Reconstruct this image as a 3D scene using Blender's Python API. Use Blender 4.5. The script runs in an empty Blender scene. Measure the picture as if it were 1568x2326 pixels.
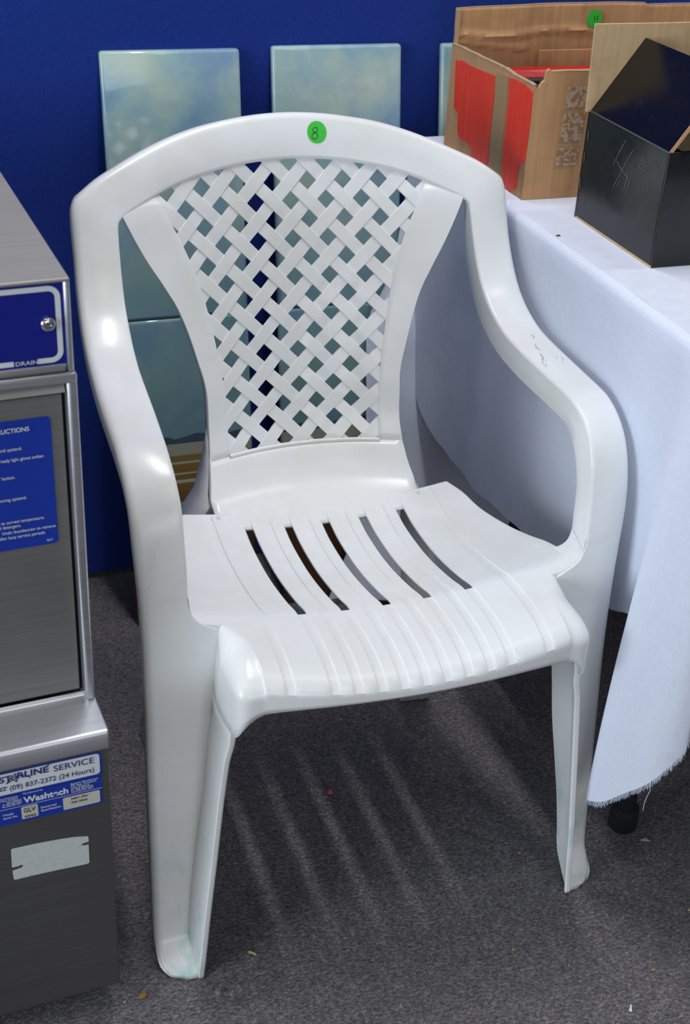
import bpy, bmesh, math, random
import numpy as np
from mathutils import Vector, Matrix

random.seed(7)
SC = bpy.context.scene
COL = SC.collection
PI = math.pi

# ------------------------------------------------------------------ camera
cd = bpy.data.cameras.new('camera'); cam = bpy.data.objects.new('camera', cd); COL.objects.link(cam)
cd.sensor_fit = 'HORIZONTAL'; cd.sensor_width = 36.0
cd.lens = 3059.285 * 36.0 / 1568.0
yaw, pitch, roll = 0.35880634, 0.5291401, 0.05663878
fwd = Vector((math.sin(yaw)*math.cos(pitch), math.cos(yaw)*math.cos(pitch), -math.sin(pitch)))
rgt = Vector((math.cos(yaw), -math.sin(yaw), 0)); up = rgt.cross(fwd)
r2 = rgt*math.cos(roll) + up*math.sin(roll); u2 = -rgt*math.sin(roll) + up*math.cos(roll)
cam.matrix_world = Matrix(((r2.x, u2.x, -fwd.x, -0.46315864), (r2.y, u2.y, -fwd.y, -1.00000107),
                           (r2.z, u2.z, -fwd.z, 1.20379163), (0, 0, 0, 1)))
cd.clip_start = 0.02; cd.clip_end = 60
cd.dof.use_dof = True; cd.dof.focus_distance = 1.50; cd.dof.aperture_fstop = 14.0
SC.camera = cam

# ------------------------------------------------------------------ world, lamps, exposure
w = bpy.data.worlds.new('hall_light'); SC.world = w; w.use_nodes = True
bg = w.node_tree.nodes['Background']; bg.inputs[0].default_value = (0.86, 0.93, 1.0, 1); bg.inputs[1].default_value = 0.135
def area(name, loc, size, size_y, power, color, target):
    l = bpy.data.lights.new(name, 'AREA'); l.shape = 'RECTANGLE'; l.size = size; l.size_y = size_y
    l.energy = power; l.color = color
    o = bpy.data.objects.new(name, l); COL.objects.link(o); o.location = loc
    d = Vector(target) - Vector(loc); o.rotation_euler = d.to_track_quat('-Z', 'Y').to_euler()
    return o
# ceiling fluorescent tubes of the hall
area('ceiling_tube', (0.07, 0.46, 2.9), 0.10, 1.2, 29, (0.98, 0.98, 1.0), (0.07, 0.46, 0))
area('ceiling_tube', (1.5, 0.10, 2.9), 0.09, 1.2, 9, (0.98, 0.98, 1.0), (1.2, 0.10, 0))
area('ceiling_tube', (-1.3, -0.6, 2.9), 0.09, 1.2, 6, (1.0, 0.96, 0.90), (-1.0, -0.6, 0))
area('ceiling_tube', (0.3, -1.9, 2.9), 0.09, 1.2, 5, (1.0, 0.98, 0.96), (0.3, -1.0, 0))
# daylight from the left of the stand; weaker frontal fill added for front faces
area('soft_area_light', (-3.3, -1.05, 1.15), 1.5, 1.4, 72, (0.82, 0.91, 1.0), (0.2, 0.1, 0.40))
area('soft_area_light', (-0.2, -4.2, 1.35), 2.2, 1.1, 30, (0.95, 0.97, 1.0), (0.0, 0.0, 0.35))
SC.view_settings.view_transform = 'Standard'; SC.view_settings.look = 'None'
SC.view_settings.gamma = 1.0; SC.view_settings.use_curve_mapping = False
SC.view_settings.exposure = -0.04

# ------------------------------------------------------------------ helpers
def srgb(r, g, b):
    f = lambda c: (c/255/12.92) if c/255 <= 0.04045 else ((c/255+0.055)/1.055)**2.4
    return (f(r), f(g), f(b), 1.0)

class NT:
    def __init__(s, name):
        s.m = bpy.data.materials.new(name); s.m.use_nodes = True
        s.t = s.m.node_tree; s.b = s.t.nodes['Principled BSDF']; s._c = None
    def n(s, typ, **k):
        nd = s.t.nodes.new(typ)
        for a, v in k.items(): setattr(nd, a, v)
        return nd
    def l(s, a, b): s.t.links.new(a, b)
    def coord(s, kind='Object'):
        if s._c is None: s._c = s.n('ShaderNodeTexCoord')
        return s._c.outputs[kind]
    def mapped(s, scale=(1, 1, 1), kind='Object', loc=(0, 0, 0)):
        mp = s.n('ShaderNodeMapping'); mp.inputs['Scale'].default_value = scale; mp.inputs['Location'].default_value = loc
        s.l(s.coord(kind), mp.inputs['Vector']); return mp.outputs[0]
    def noise(s, vec, scale, detail=3, rough=0.5, out='Fac', dist=0.0):
        nd = s.n('ShaderNodeTexNoise'); nd.inputs['Scale'].default_value = scale
        nd.inputs['Detail'].default_value = detail; nd.inputs['Roughness'].default_value = rough
        nd.inputs['Distortion'].default_value = dist
        s.l(vec, nd.inputs['Vector']); return nd.outputs[out]
    def ramp(s, fac, stops, interp='LINEAR'):
        nd = s.n('ShaderNodeValToRGB'); cr = nd.color_ramp; cr.interpolation = interp
        while len(cr.elements) < len(stops): cr.elements.new(0.5)
        for e, (p, c) in zip(cr.elements, stops):
            e.position = p; e.color = c if len(c) == 4 else (*c, 1)
        s.l(fac, nd.inputs['Fac']); return nd.outputs['Color']
    def mix(s, fac, a, b, blend='MIX'):
        nd = s.n('ShaderNodeMix', data_type='RGBA', blend_type=blend)
        for sock, v in ((nd.inputs['Factor'], fac), (nd.inputs['A'], a), (nd.inputs['B'], b)):
            pass
        ins = [i for i in nd.inputs if i.enabled]
        for i, v in zip(ins, (fac, a, b)):
            if isinstance(v, (int, float)): i.default_value = v
            elif isinstance(v, tuple): i.default_value = v
            else: s.l(v, i)
        return [o for o in nd.outputs if o.enabled][0]
    def math(s, op, a, b=0.0, clamp=False):
        nd = s.n('ShaderNodeMath', operation=op, use_clamp=clamp)
        for i, v in zip(nd.inputs, (a, b)):
            if isinstance(v, (int, float)): i.default_value = v
            else: s.l(v, i)
        return nd.outputs[0]
    def sep(s, vec):
        nd = s.n('ShaderNodeSeparateXYZ'); s.l(vec, nd.inputs[0]); return nd.outputs
    def maprange(s, v, a, b, c=0.0, d=1.0):
        nd = s.n('ShaderNodeMapRange'); s.l(v, nd.inputs[0])
        for i, x in zip(list(nd.inputs)[1:5], (a, b, c, d)): i.default_value = x
        return nd.outputs[0]
    def bump(s, h, strength=0.2, dist=0.001):
        nd = s.n('ShaderNodeBump'); nd.inputs['Strength'].default_value = strength; nd.inputs['Distance'].default_value = dist
        s.l(h, nd.inputs['Height']); s.l(nd.outputs[0], s.b.inputs['Normal'])
    def set(s, base=None, rough=None, metal=None, spec=None, coat=None, coat_rough=None, sheen=None, sub=None):
        b = s.b
        def put(k, v):
            if v is None: return
            if isinstance(v, (int, float, tuple)): b.inputs[k].default_value = v
            else: s.l(v, b.inputs[k])
        put('Base Color', base); put('Roughness', rough); put('Metallic', metal); put('Specular IOR Level', spec)
        put('Coat Weight', coat); put('Coat Roughness', coat_rough); put('Sheen Weight', sheen)
        if sub is not None:
            b.inputs['Subsurface Weight'].default_value = sub
            b.inputs['Subsurface Radius'].default_value = (0.004, 0.004, 0.004)
        return s.m

def plain(name, col, rough=0.5, metal=0.0, **k):
    t = NT(name); return t.set(base=col, rough=rough, metal=metal, **k)

def link(name, me, mat, parent=None, smooth=True, angle=40, solid=None, offset=0.0, bevel=None):
    o = bpy.data.objects.new(name, me); COL.objects.link(o)
    if mat is not None: me.materials.append(mat)
    if smooth:
        me.shade_smooth()
        me.set_sharp_from_angle(angle=math.radians(angle))
    if solid:
        s = o.modifiers.new('thickness', 'SOLIDIFY'); s.thickness = solid; s.offset = offset
        s.use_even_offset = False; s.use_rim = True
    if bevel:
        b = o.modifiers.new('bevel', 'BEVEL'); b.width = bevel; b.segments = 2; b.limit_method = 'ANGLE'
    if parent is not None: o.parent = parent
    return o
def mk(name, V, Fc, mat, parent=None, **k):
    me = bpy.data.meshes.new(name); me.from_pydata([tuple(v) for v in V], [], Fc); me.validate(); me.update()
    return link(name, me, mat, parent, **k)
def fix(V, Fc, weld=1e-5):
    """weld and make normals consistent"""
    me = bpy.data.meshes.new('tmp'); me.from_pydata([tuple(v) for v in V], [], Fc)
    bm = bmesh.new(); bm.from_mesh(me); bmesh.ops.remove_doubles(bm, verts=bm.verts, dist=weld)
    bmesh.ops.recalc_face_normals(bm, faces=bm.faces); bm.to_mesh(me); bm.free(); return me
class MB:
    """collects shapes for ONE mesh"""
    def __init__(s): s.V = []; s.F = []
    def add(s, V, Fc):
        o = len(s.V); s.V += [tuple(v) for v in V]; s.F += [tuple(i+o for i in f) for f in Fc]
    def grid(s, rows, close=False):
        nr, nc = len(rows), len(rows[0]); V = [p for r in rows for p in r]; F = []
        for i in range(nr-1):
            for j in range(nc-1 + (1 if close else 0)):
                j2 = (j+1) % nc
                F.append((i*nc+j, i*nc+j2, (i+1)*nc+j2, (i+1)*nc+j))
        s.add(V, F)
    def box(s, a, b):
        x0, y0, z0 = a; x1, y1, z1 = b
        V = [(x0,y0,z0),(x1,y0,z0),(x1,y1,z0),(x0,y1,z0),(x0,y0,z1),(x1,y0,z1),(x1,y1,z1),(x0,y1,z1)]
        s.add(V, [(0,3,2,1),(4,5,6,7),(0,1,5,4),(1,2,6,5),(2,3,7,6),(3,0,4,7)])
    def prism(s, poly, d):
        """poly: list of 3d points (planar); d: extrusion vector"""
        n = len(poly); V = list(poly) + [tuple(np.array(p)+np.array(d)) for p in poly]
        F = [tuple(range(n)), tuple(range(2*n-1, n-1, -1))] + [(i, (i+1) % n, (i+1) % n+n, i+n) for i in range(n)]
        s.add(V, F)
    def tube(s, pts, r, n=10):
        pts = [np.array(p, float) for p in pts]; rows = []
        for i, p in enumerate(pts):
            t = pts[min(i+1, len(pts)-1)] - pts[max(i-1, 0)]; t /= np.linalg.norm(t)+1e-12
            a = np.cross(t, (0, 0, 1) if abs(t[2]) < 0.9 else (1, 0, 0)); a /= np.linalg.norm(a); b = np.cross(t, a)
            rr = r[i] if hasattr(r, '__len__') else r
            rows.append([tuple(p + rr*(math.cos(2*PI*k/n)*a + math.sin(2*PI*k/n)*b)) for k in range(n)])
        s.grid(rows, close=True)
        m = len(s.V)
        s.F.append(tuple(range(m-n, m))); s.F.append(tuple(range(m-n*len(pts)+n-1, m-n*len(pts)-1, -1)))
    def cyl(s, c, axis, r, h, n=24):
        c = np.array(c, float); a = np.array(axis, float); s.tube([c, c+a*h], r, n)
    def build(s, name, mat, parent=None, weld=None, ref=None, **k):
        me = fix(s.V, s.F, weld or 1e-7)
        if ref is not None:
            t = sum((f.normal*f.area for f in me.polygons), Vector())
            if t.dot(Vector(ref)) < 0: me.flip_normals()
        return link(name, me, mat, parent, **k)

def thing(name, label, cat, loc=(0, 0, 0), rotz=0.0, group=None):
    o = bpy.data.objects.new(name, None); COL.objects.link(o); o.location = loc; o.rotation_euler = (0, 0, rotz)
    o.empty_display_size = 0.05
    return tag(o, label, cat, group)
def tag(o, label, cat, group=None):
    o['label'] = label; o['category'] = cat
    if group: o['group'] = group
    return o
def pch(xs, ys):
    """monotone cubic interpolation"""
    xs = np.array(xs, float); ys = np.array(ys, float)
    if xs[0] > xs[-1]: xs = xs[::-1]; ys = ys[::-1]
    h = np.diff(xs); d = np.diff(ys)/h; m = np.zeros(len(xs)); m[0] = d[0]; m[-1] = d[-1]
    for i in range(1, len(xs)-1):
        if d[i-1]*d[i] > 0:
            w1 = 2*h[i]+h[i-1]; w2 = h[i]+2*h[i-1]; m[i] = (w1+w2)/(w1/d[i-1]+w2/d[i])
    def f(x):
        x = min(max(x, xs[0]), xs[-1]); i = min(max(int(np.searchsorted(xs, x))-1, 0), len(h)-1)
        t = (x-xs[i])/h[i]
        return float((2*t**3-3*t**2+1)*ys[i]+(t**3-2*t**2+t)*h[i]*m[i]+(-2*t**3+3*t**2)*ys[i+1]+(t**3-t**2)*h[i]*m[i+1])
    return f
def resample(keys, n):
    """keys: rows of tuples (any dim) -> n rows by Catmull-Rom on chord length of cols 0:3"""
    K = np.array(keys, float); d = np.r_[0, np.cumsum(np.linalg.norm(np.diff(K[:, :3], axis=0), axis=1)+1e-9)]
    fs = [pch(d, K[:, c]) for c in range(K.shape[1])]
    return [tuple(f(t) for f in fs) for t in np.linspace(0, d[-1], n)]
def lerp(a, b, t): return tuple(np.array(a)*(1-t)+np.array(b)*t)
def text(name, body, size, x, y, z, mat, parent, align='LEFT', width=1.0, font_off=0.0, shear=0.0, fit=None):
    """flat lettering standing in the local xz-plane, facing -y"""
    c = bpy.data.curves.new(name, 'FONT'); c.body = body; c.size = size; c.align_x = align
    c.extrude = 0.00012; c.offset = font_off; c.shear = shear
    o = bpy.data.objects.new(name, c); COL.objects.link(o); c.materials.append(mat)
    if fit:
        bpy.context.view_layer.update(); wd = o.dimensions.x
        if wd > 0: width = fit/wd
    bpy.context.view_layer.update()
    me = bpy.data.meshes.new_from_object(o.evaluated_get(bpy.context.evaluated_depsgraph_get()))
    bpy.data.objects.remove(o); bpy.data.curves.remove(c)
    me.transform(Matrix.Translation((x, y, z)) @ Matrix.Rotation(PI/2, 4, 'X') @ Matrix.Diagonal((width, 1, 1, 1)))
    o = bpy.data.objects.new(name, me); COL.objects.link(o); o.parent = parent
    if not me.materials: me.materials.append(mat)
    return o

# ------------------------------------------------------------------ materials
def m_plastic():
    t = NT('white_plastic')
    big = t.noise(t.mapped(), 7, 4, 0.6)
    c = t.ramp(big, [(0.35, srgb(236, 238, 236)), (0.6, srgb(242, 245, 247)), (0.8, srgb(233, 233, 226))])
    # teal stain low on the legs and warm grime in patches
    z = t.sep(t.coord())[2]
    st = t.noise(t.mapped((14, 14, 6)), 2.2, 3, 0.6)
    low = t.maprange(z, 0.22, 0.0, 0.0, 1.0)
    msk = t.math('MULTIPLY', t.maprange(st, 0.48, 0.68), t.math('MULTIPLY', low, 0.8), True)
    c = t.mix(msk, c, srgb(150, 205, 200))
    gr = t.noise(t.mapped((1, 1, 1), loc=(3, 1, 2)), 12, 3, 0.55)
    c = t.mix(t.maprange(gr, 0.45, 0.9, 0.0, 0.30), c, srgb(212, 205, 182))
    grime = t.maprange(t.math('ADD', z, t.math('MULTIPLY', t.noise(t.mapped(), 160, 2), 0.004)), 0.0065, 0.0025)
    c = t.mix(grime, c, srgb(70, 52, 34))
    r = t.maprange(t.noise(t.mapped(), 9, 2, 0.5), 0.3, 0.7, 0.24, 0.30)
    return t.set(base=c, rough=r, spec=0.5)
def m_sheet(name, a, b, rough=0.35, metal=0.86):
    t = NT(name)
    br = t.noise(t.mapped((2, 60, 260)), 3, 3, 0.6)
    cl = t.noise(t.mapped(), 5, 3, 0.6)
    c = t.mix(t.maprange(br, 0.3, 0.7), a, b)
    c = t.mix(t.maprange(cl, 0.55, 0.8, 0, 0.35), c, srgb(110, 104, 98))
    t.bump(br, 0.04, 0.0005)
    return t.set(base=c, rough=t.maprange(cl, 0.3, 0.7, rough-0.04, rough+0.08), metal=metal)
def m_carpet():
    t = NT('charcoal_carpet')
    v = t.mapped((1, 1.0, 1)); fine = t.noise(v, 620, 3, 0.7); fib = t.noise(t.mapped((0.6, 1, 1)), 330, 4, 0.75, dist=0.6)
    mid = t.noise(v, 60, 3, 0.6); big = t.noise(v, 4, 3, 0.6)
    f = t.math('ADD', t.math('MULTIPLY', fib, 0.7), t.math('MULTIPLY', fine, 0.3))
    c = t.ramp(f, [(0.30, srgb(36, 36, 40)), (0.45, srgb(98, 95, 98)), (0.57, srgb(146, 142, 145)), (0.71, srgb(214, 208, 213))])
    hue = t.noise(v, 500, 1, 0.5, out='Color')
    c = t.mix(0.10, c, hue, 'OVERLAY')
    c = t.mix(t.maprange(mid, 0.35, 0.7, 0.0, 0.35), c, srgb(50, 49, 54))
    c = t.mix(t.maprange(big, 0.35, 0.7, 0.0, 0.25), c, srgb(74, 72, 76))
    t.bump(f, 0.7, 0.003)
    return t.set(base=c, rough=0.95, spec=0.15)
def m_wall():
    t = NT('blue_display_fabric')
    v = t.mapped(); x = t.noise(t.mapped((900, 900, 120)), 1, 2); z = t.noise(t.mapped((120, 120, 900)), 1, 2)
    f = t.math('ADD', x, z); big = t.noise(v, 3, 3, 0.6)
    c = t.mix(t.maprange(f, 0.7, 1.3), srgb(14, 42, 128), srgb(24, 58, 150))
    c = t.mix(t.maprange(big, 0.4, 0.8, 0, 0.3), c, srgb(28, 62, 142))
    t.bump(f, 0.25, 0.001)
    return t.set(base=c, rough=0.9, spec=0.2, sheen=0.15)
def m_cloth():
    t = NT('white_cotton_cloth')
    x = t.noise(t.mapped((60, 800, 60)), 1, 2); z = t.noise(t.mapped((60, 60, 900)), 1, 2)
    f = t.math('ADD', x, z); wr = t.noise(t.mapped((1, 1, 0.5)), 14, 3, 0.55)
    c = t.mix(t.maprange(f, 0.7, 1.3), srgb(224, 231, 249), srgb(233, 239, 253))
    t.bump(t.math('ADD', t.math('MULTIPLY', f, 0.04), wr), 0.25, 0.012)
    return t.set(base=c, rough=0.9, spec=0.2, sheen=0.1)
def m_card(name, a, b, rough=0.75):
    t = NT(name)
    fl = t.noise(t.mapped((160, 160, 2)), 1, 2); sp = t.noise(t.mapped(), 25, 4, 0.6)
    c = t.mix(t.maprange(fl, 0.35, 0.65), a, b); c = t.mix(t.maprange(sp, 0.5, 0.8, 0, 0.3), c, srgb(120, 82, 52))
    t.bump(t.math('ADD', fl, t.math('MULTIPLY', sp, 2.0)), 0.25, 0.0012)
    return t.set(base=c, rough=rough, spec=0.25)
def m_painting(shift):
    t = NT('painted_glaze')
    v = t.mapped((1, 1, 1), loc=(shift, 0, shift*0.7)); p = t.sep(t.coord()); z = p[2]
    n1 = t.noise(v, 9, 5, 0.6); n2 = t.noise(t.mapped((1, 1, 1), loc=(5+shift, 2, 1)), 7, 4, 0.6); n3 = t.noise(t.mapped(loc=(1, shift, 8)), 16, 4, 0.55)
    c = t.ramp(n1, [(0.32, srgb(124, 164, 194)), (0.45, srgb(156, 192, 200)), (0.58, srgb(180, 206, 196)), (0.72, srgb(192, 206, 182))])
    c = t.mix(t.maprange(n2, 0.55, 0.72, 0, 0.75), c, srgb(120, 154, 200))
    c = t.mix(t.maprange(n3, 0.55, 0.75, 0, 0.6), c, srgb(204, 218, 212))
    # deeper paint towards the horizon, partly shade lower down put into the colour
    low = t.maprange(z, 0.72, 0.50)
    c = t.mix(t.math('MULTIPLY', low, 0.75), c, t.mix(t.maprange(n2, 0.4, 0.65), srgb(106, 150, 146), srgb(98, 144, 168)))
    spots = t.noise(t.mapped(loc=(2+shift, 3, 4)), 20, 2, 0.4)
    c = t.mix(t.math('MULTIPLY', t.maprange(spots, 0.58, 0.72), t.maprange(z, 0.62, 0.5, 0, 0.55)), c, srgb(150, 172, 180))
    # mountain, sand and ploughed field
    zn = t.math('ADD', z, t.math('MULTIPLY', t.math('SUBTRACT', t.noise(t.mapped((1, 1, 0.0)), 14, 3, 0.5), 0.5), -0.03))
    mount = t.math('MULTIPLY', t.math('LESS_THAN', zn, 0.2925), t.math('GREATER_THAN', z, 0.281))
    c = t.mix(mount, c, srgb(62, 86, 104))
    sand = t.math('LESS_THAN', z, 0.281); c = t.mix(sand, c, srgb(170, 170, 152))
    fld = t.math('MULTIPLY', t.math('LESS_THAN', z, 0.263), t.math('GREATER_THAN', z, 0.191))
    fc = t.ramp(t.maprange(z, 0.191, 0.263), [(0.0, srgb(92, 54, 16)), (0.35, srgb(122, 84, 32)), (0.75, srgb(128, 104, 42)), (1, srgb(140, 118, 60))])
    c = t.mix(fld, c, t.mix(t.maprange(t.noise(t.mapped((6, 6, 90)), 3, 3), 0.35, 0.7, 0, 0.5), fc, srgb(150, 112, 48)))
    c = t.mix(t.math('LESS_THAN', z, 0.160), c, srgb(74, 48, 26))
    for a, b in ((0.2500, 0.2532), (0.2338, 0.2362), (0.2205, 0.2255)):
        ln = t.math('MULTIPLY', t.math('LESS_THAN', z, b), t.math('GREATER_THAN', z, a)); c = t.mix(ln, c, srgb(188, 184, 160))
    t.bump(n3, 0.05, 0.002)
    return t.set(base=c, rough=0.35, spec=0.4, coat=0.6, coat_rough=0.06)
def m_worn_label():
    t = NT('worn_white_sticker')
    n = t.noise(t.mapped(), 180, 4, 0.65); k = t.noise(t.mapped((1, 1, 1), loc=(1, 0, 4)), 90, 3, 0.6)
    c = t.mix(t.maprange(n, 0.5, 0.8, 0, 0.6), srgb(206, 212, 210), srgb(150, 176, 184))
    c = t.mix(t.maprange(k, 0.66, 0.74, 0, 0.8), c, srgb(140, 112, 92))
    return t.set(base=c, rough=0.6)
def m_tape():
    t = NT('red_packing_tape')
    st = t.noise(t.mapped((120, 120, 9)), 1, 4, 0.65, dist=0.4)
    c = t.mix(t.maprange(st, 0.4, 0.62), srgb(255, 72, 42), srgb(252, 54, 34))
    c = t.mix(t.maprange(st, 0.62, 0.75, 0, 0.6), c, srgb(242, 112, 92))
    t.bump(st, 0.5, 0.003)
    return t.set(base=c, rough=0.4, spec=0.25)
def m_residue():
    t = NT('torn_paper_residue')
    n = t.noise(t.mapped((1, 1, 1)), 150, 3, 0.55, dist=0.8)
    c = t.mix(t.maprange(n, 0.47, 0.53), srgb(196, 176, 152), srgb(172, 128, 88))
    return t.set(base=c, rough=0.8)
def m_gloss_black():
    t = NT('glossy_black_card')
    n = t.noise(t.mapped((160, 160, 24)), 1, 3, 0.6); s = t.noise(t.mapped(loc=(4, 3, 1)), 70, 5, 0.7)
    c = t.mix(t.maprange(s, 0.68, 0.8, 0, 0.35), srgb(14, 15, 18), srgb(96, 106, 112))
    t.bump(t.noise(t.mapped(), 9, 2), 0.12, 0.01)
    return t.set(base=c, rough=t.maprange(s, 0.3, 0.8, 0.16, 0.34), spec=0.55)

M = dict(
    plastic=m_plastic(), steel=m_sheet('brushed_steel', srgb(172, 171, 168), srgb(184, 183, 180), 0.5),
    steel_bright=m_sheet('bright_steel_trim', srgb(176, 178, 182), srgb(196, 198, 202), 0.34),
    steel_dark=m_sheet('dull_steel', srgb(132, 131, 129), srgb(146, 145, 142), 0.55),
    carpet=m_carpet(), wall=m_wall(), cloth=m_cloth(),
    card=m_card('brown_cardboard', srgb(198, 152, 108), srgb(208, 162, 118)),
    card_in=m_card('pale_cardboard', srgb(208, 178, 136), srgb(218, 188, 146)),
    card_edge=plain('cardboard_edge', srgb(188, 160, 128), 0.85),
    tape=m_tape(), residue=m_residue(), black=m_gloss_black(), worn=m_worn_label(),
    clear=plain('clear_tape', srgb(176, 138, 92), 0.18),
    gap=plain('dark_gap', srgb(12, 12, 13), 0.8),
    blue=plain('blue_print', srgb(22, 56, 168), 0.28), navy=plain('navy_panel', srgb(20, 32, 136), 0.2),
    white=plain('white_print', srgb(222, 228, 232), 0.4), ink=plain('blue_ink', srgb(40, 52, 120), 0.4),
    blackink=plain('black_ink', srgb(24, 26, 26), 0.5), cream=plain('cream_label', srgb(206, 204, 190), 0.5),
    green=plain('green_sticker', srgb(62, 204, 66), 0.5), pen=plain('pen_ink', srgb(26, 60, 40), 0.5),
    chrome=plain('chrome', srgb(215, 216, 218), 0.15, 1.0), rubber=plain('black_rubber', srgb(26, 30, 33), 0.5),
    red=plain('red_lacquer', srgb(206, 34, 30), 0.25), tub=plain('dark_grey_plastic', srgb(52, 52, 56), 0.4),
)

# ================================================================== SETTING
mb = MB(); mb.grid([[(-4, -4, 0), (4, -4, 0)], [(-4, 0.9, 0), (4, 0.9, 0)]])
fl = mb.build('floor', M['carpet'], smooth=False); fl['kind'] = 'structure'
WY = lambda x: 0.8285 + 0.02*x
mb = MB(); mb.prism([(-3.0, WY(-3.0), 0.012), (3.0, WY(3.0), 0.012), (3.0, WY(3.0), 2.1), (-3.0, WY(-3.0), 2.1)], (0, 0.03, 0))
wl = mb.build('wall_back', M['wall'], smooth=False); wl['kind'] = 'structure'
wl['label'] = 'blue fabric covered display wall behind the chair'

# ================================================================== CHAIR
chair = thing('plastic_armchair', 'white moulded plastic garden armchair with lattice back and green price dot', 'chair')
yc = pch([.3965, 1], [0, 0])
YC = pch([.4425, .4667, .5088, .551, .5933, .6355, .6768, .7188, .7397, .78, .83], [.3975, .4064, .4162, .4259, .4356, .4469, .4588, .4716, .478, .491, .507])
KC = pch([.4425, .47, .51, .55, .60, .64, .68, .72, .75, .83], [1.6, 1.55, 1.75, 1.6, 1.3, 1.1, .9, .84, .64, .60])
def back_y(x, z): return YC(z) - KC(z)*x*x
Z0 = pch([.03, .05, .093, .125, .156, .19, .217, .245, .267, .304, .325, .345], [.4018, .4020, .4005, .3925, .3858, .3802, .3777, .3771, .3778, .3837, .3865, .391])
def seat_z(x, y): return Z0(y) + .5*x*x
SO = pch([.40, .4275, .4715, .515, .5637, .6166, .643, .677, .7204, .737], [.1283, .1236, .1203, .1206, .1308, .1478, .162, .1824, .2031, .210])
LB = pch([.439, .48, .5217, .565, .63, .671, .7176, .7385, .76], [.0949, .0962, .0984, .1041, .117, .1308, .1525, .1627, .172])
ARCH = lambda x: float(np.interp(abs(x), [0, .033, .085, .13, .163, .19, .21], [.7656, .7646, .7585, .7492, .7385, .7285, .7185]))

# ---- backrest: lower panel and the two stiles (with a turned-back edge)
prof = [(.300, None, 0, .5), (.310, None, .05, .5), (.3235, None, .25, .47), (.338, .3890, .7, .34), (.3535, .3945, 1.15, .2), (.3665, .4020, 1.45, .1),
        (.3775, .4120, 1.6, .03), (.3865, .4240, 1.6, 0), (.3925, .4335, 1.6, 0)]
rows = []
for i, (y, z, k, e) in enumerate(prof):
    zz = Z0(y) if z is None else z
    xs = .1282 if zz < .40 else SO(zz)
    rows.append([(xs*u, y-k*(xs*u)**2, zz+e*(xs*u)**2 + (-.0016, -.0007, .0002, 0)[min(i, 3)]) for u in np.linspace(-1, 1, 29)])
mb = MB()
zb = .439
def edge_pts(z, s):
    """turned-back edge of the stile, from front rim to back"""
    x = SO(z); y = back_y(x, z); d = 0.012
    return [(s*(x+0.0012), y+0.002, z), (s*(x+0.0017), y+d, z)]
rows.append([(LB(zb)*u if abs(u) <= 1 else 0, 0, 0) for u in np.linspace(-1, 1, 29)])
rows[-1] = [(SO(zb)*u, back_y(SO(zb)*u, zb), zb) for u in np.linspace(-1, 1, 29)]
mb.grid(rows)
ZS = list(np.linspace(zb, .737, 34))
for s in (-1, 1):
    st = []
    for z in ZS:
        a, b = LB(z), SO(z)
        inner = [(s*(a+.0008), back_y(a, z)+0.0035, z), (s*a, back_y(a, z)+0.0006, z)] 
        st.append(inner + [(s*x, back_y(x, z), z) for x in np.linspace(a+.001, b, 7)] + edge_pts(z, s))
    mb.grid(st)
    ed = []
    for y, z, k, e in prof[4:]:
        x = SO(z); yy = y-k*x*x; zz = z+e*x*x
        ed.append([(s*x, yy, zz), (s*(x+.0012), yy+.002, zz), (s*(x+.0017), yy+.012, zz+.001)])
    x = SO(zb); ed.append([(s*x, back_y(x, zb), zb)] + edge_pts(zb, s))
    mb.grid(ed)
back = mb.build('backrest', M['plastic'], chair, weld=2e-5, solid=.003, offset=-1, angle=50, ref=(0, -1, .3))
# small ledge under the lattice
mb = MB(); r_ = []
for u in np.linspace(-1, 1, 25):
    x = .0955*u; y = back_y(x, .440)
    r_.append([(x, y-.0004, .4365), (x, y-.0022, .4385), (x, y-.002, .4405), (x, y+.002, .441)])
mb.grid(r_); mb.build('moulding', M['plastic'], back)

# ---- lattice strips, woven over and under
P0, DX, DZ = .4667, .02145, .02105
sl = DZ/DX; ln = math.hypot(DX, DZ); SW = .0075
def inside(x, z, g): return abs(x) < LB(z)+g and .4335-g*.0 < z < ARCH(x)+.006
def lat_pt(x, z, n):  # n: offset along the outward (viewer-side) normal
    return (x, back_y(x, z)-n*.96+.0019, z+n*.25)
for fam in (1, -1):
    for k in range(-14, 24):
        c = P0 + DZ + 2*DZ*k      # strip centre line z = c + fam*sl*x
        ts = []
        for x in np.arange(-.19, .1901, .001):
            z = c + fam*sl*x
            if .43 < z < .79 and inside(x, z, .008): ts.append(x)
        if len(ts) < 8: continue
        x0, x1 = ts[0], ts[-1]
        n = max(6, int((x1-x0)/.0034)); rws = []
        d = np.array((DX, fam*DZ))/ln; pn = np.array((-d[1], d[0]))
        for x in np.linspace(x0, x1, n+1):
            z = c + fam*sl*x
            # crossing parity: crossings with the other family lie at x = multiples of DX
            ph = x/DX
            wv = math.cos(PI*ph) * fam
            off = .0006*max(-1, min(1, 2.5*wv))
            row = []
            for q, dn in ((-SW, -.0028), (-SW, -.0003), (-SW+.0005, .0002), (0, .0003), (SW-.0005, .0002), (SW, -.0003), (SW, -.0028)):
                px, pz = x+pn[0]*q, z+pn[1]*q
                row.append(lat_pt(px, pz, dn+off))
            rws.append(row)
        m2 = MB(); m2.grid(rws, close=True)
        nn = len(m2.V); m2.F.append(tuple(range(7))); m2.F.append(tuple(range(nn-1, nn-8, -1)))
        m2.build('lattice_strip', M['plastic'], back, angle=35)

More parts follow.
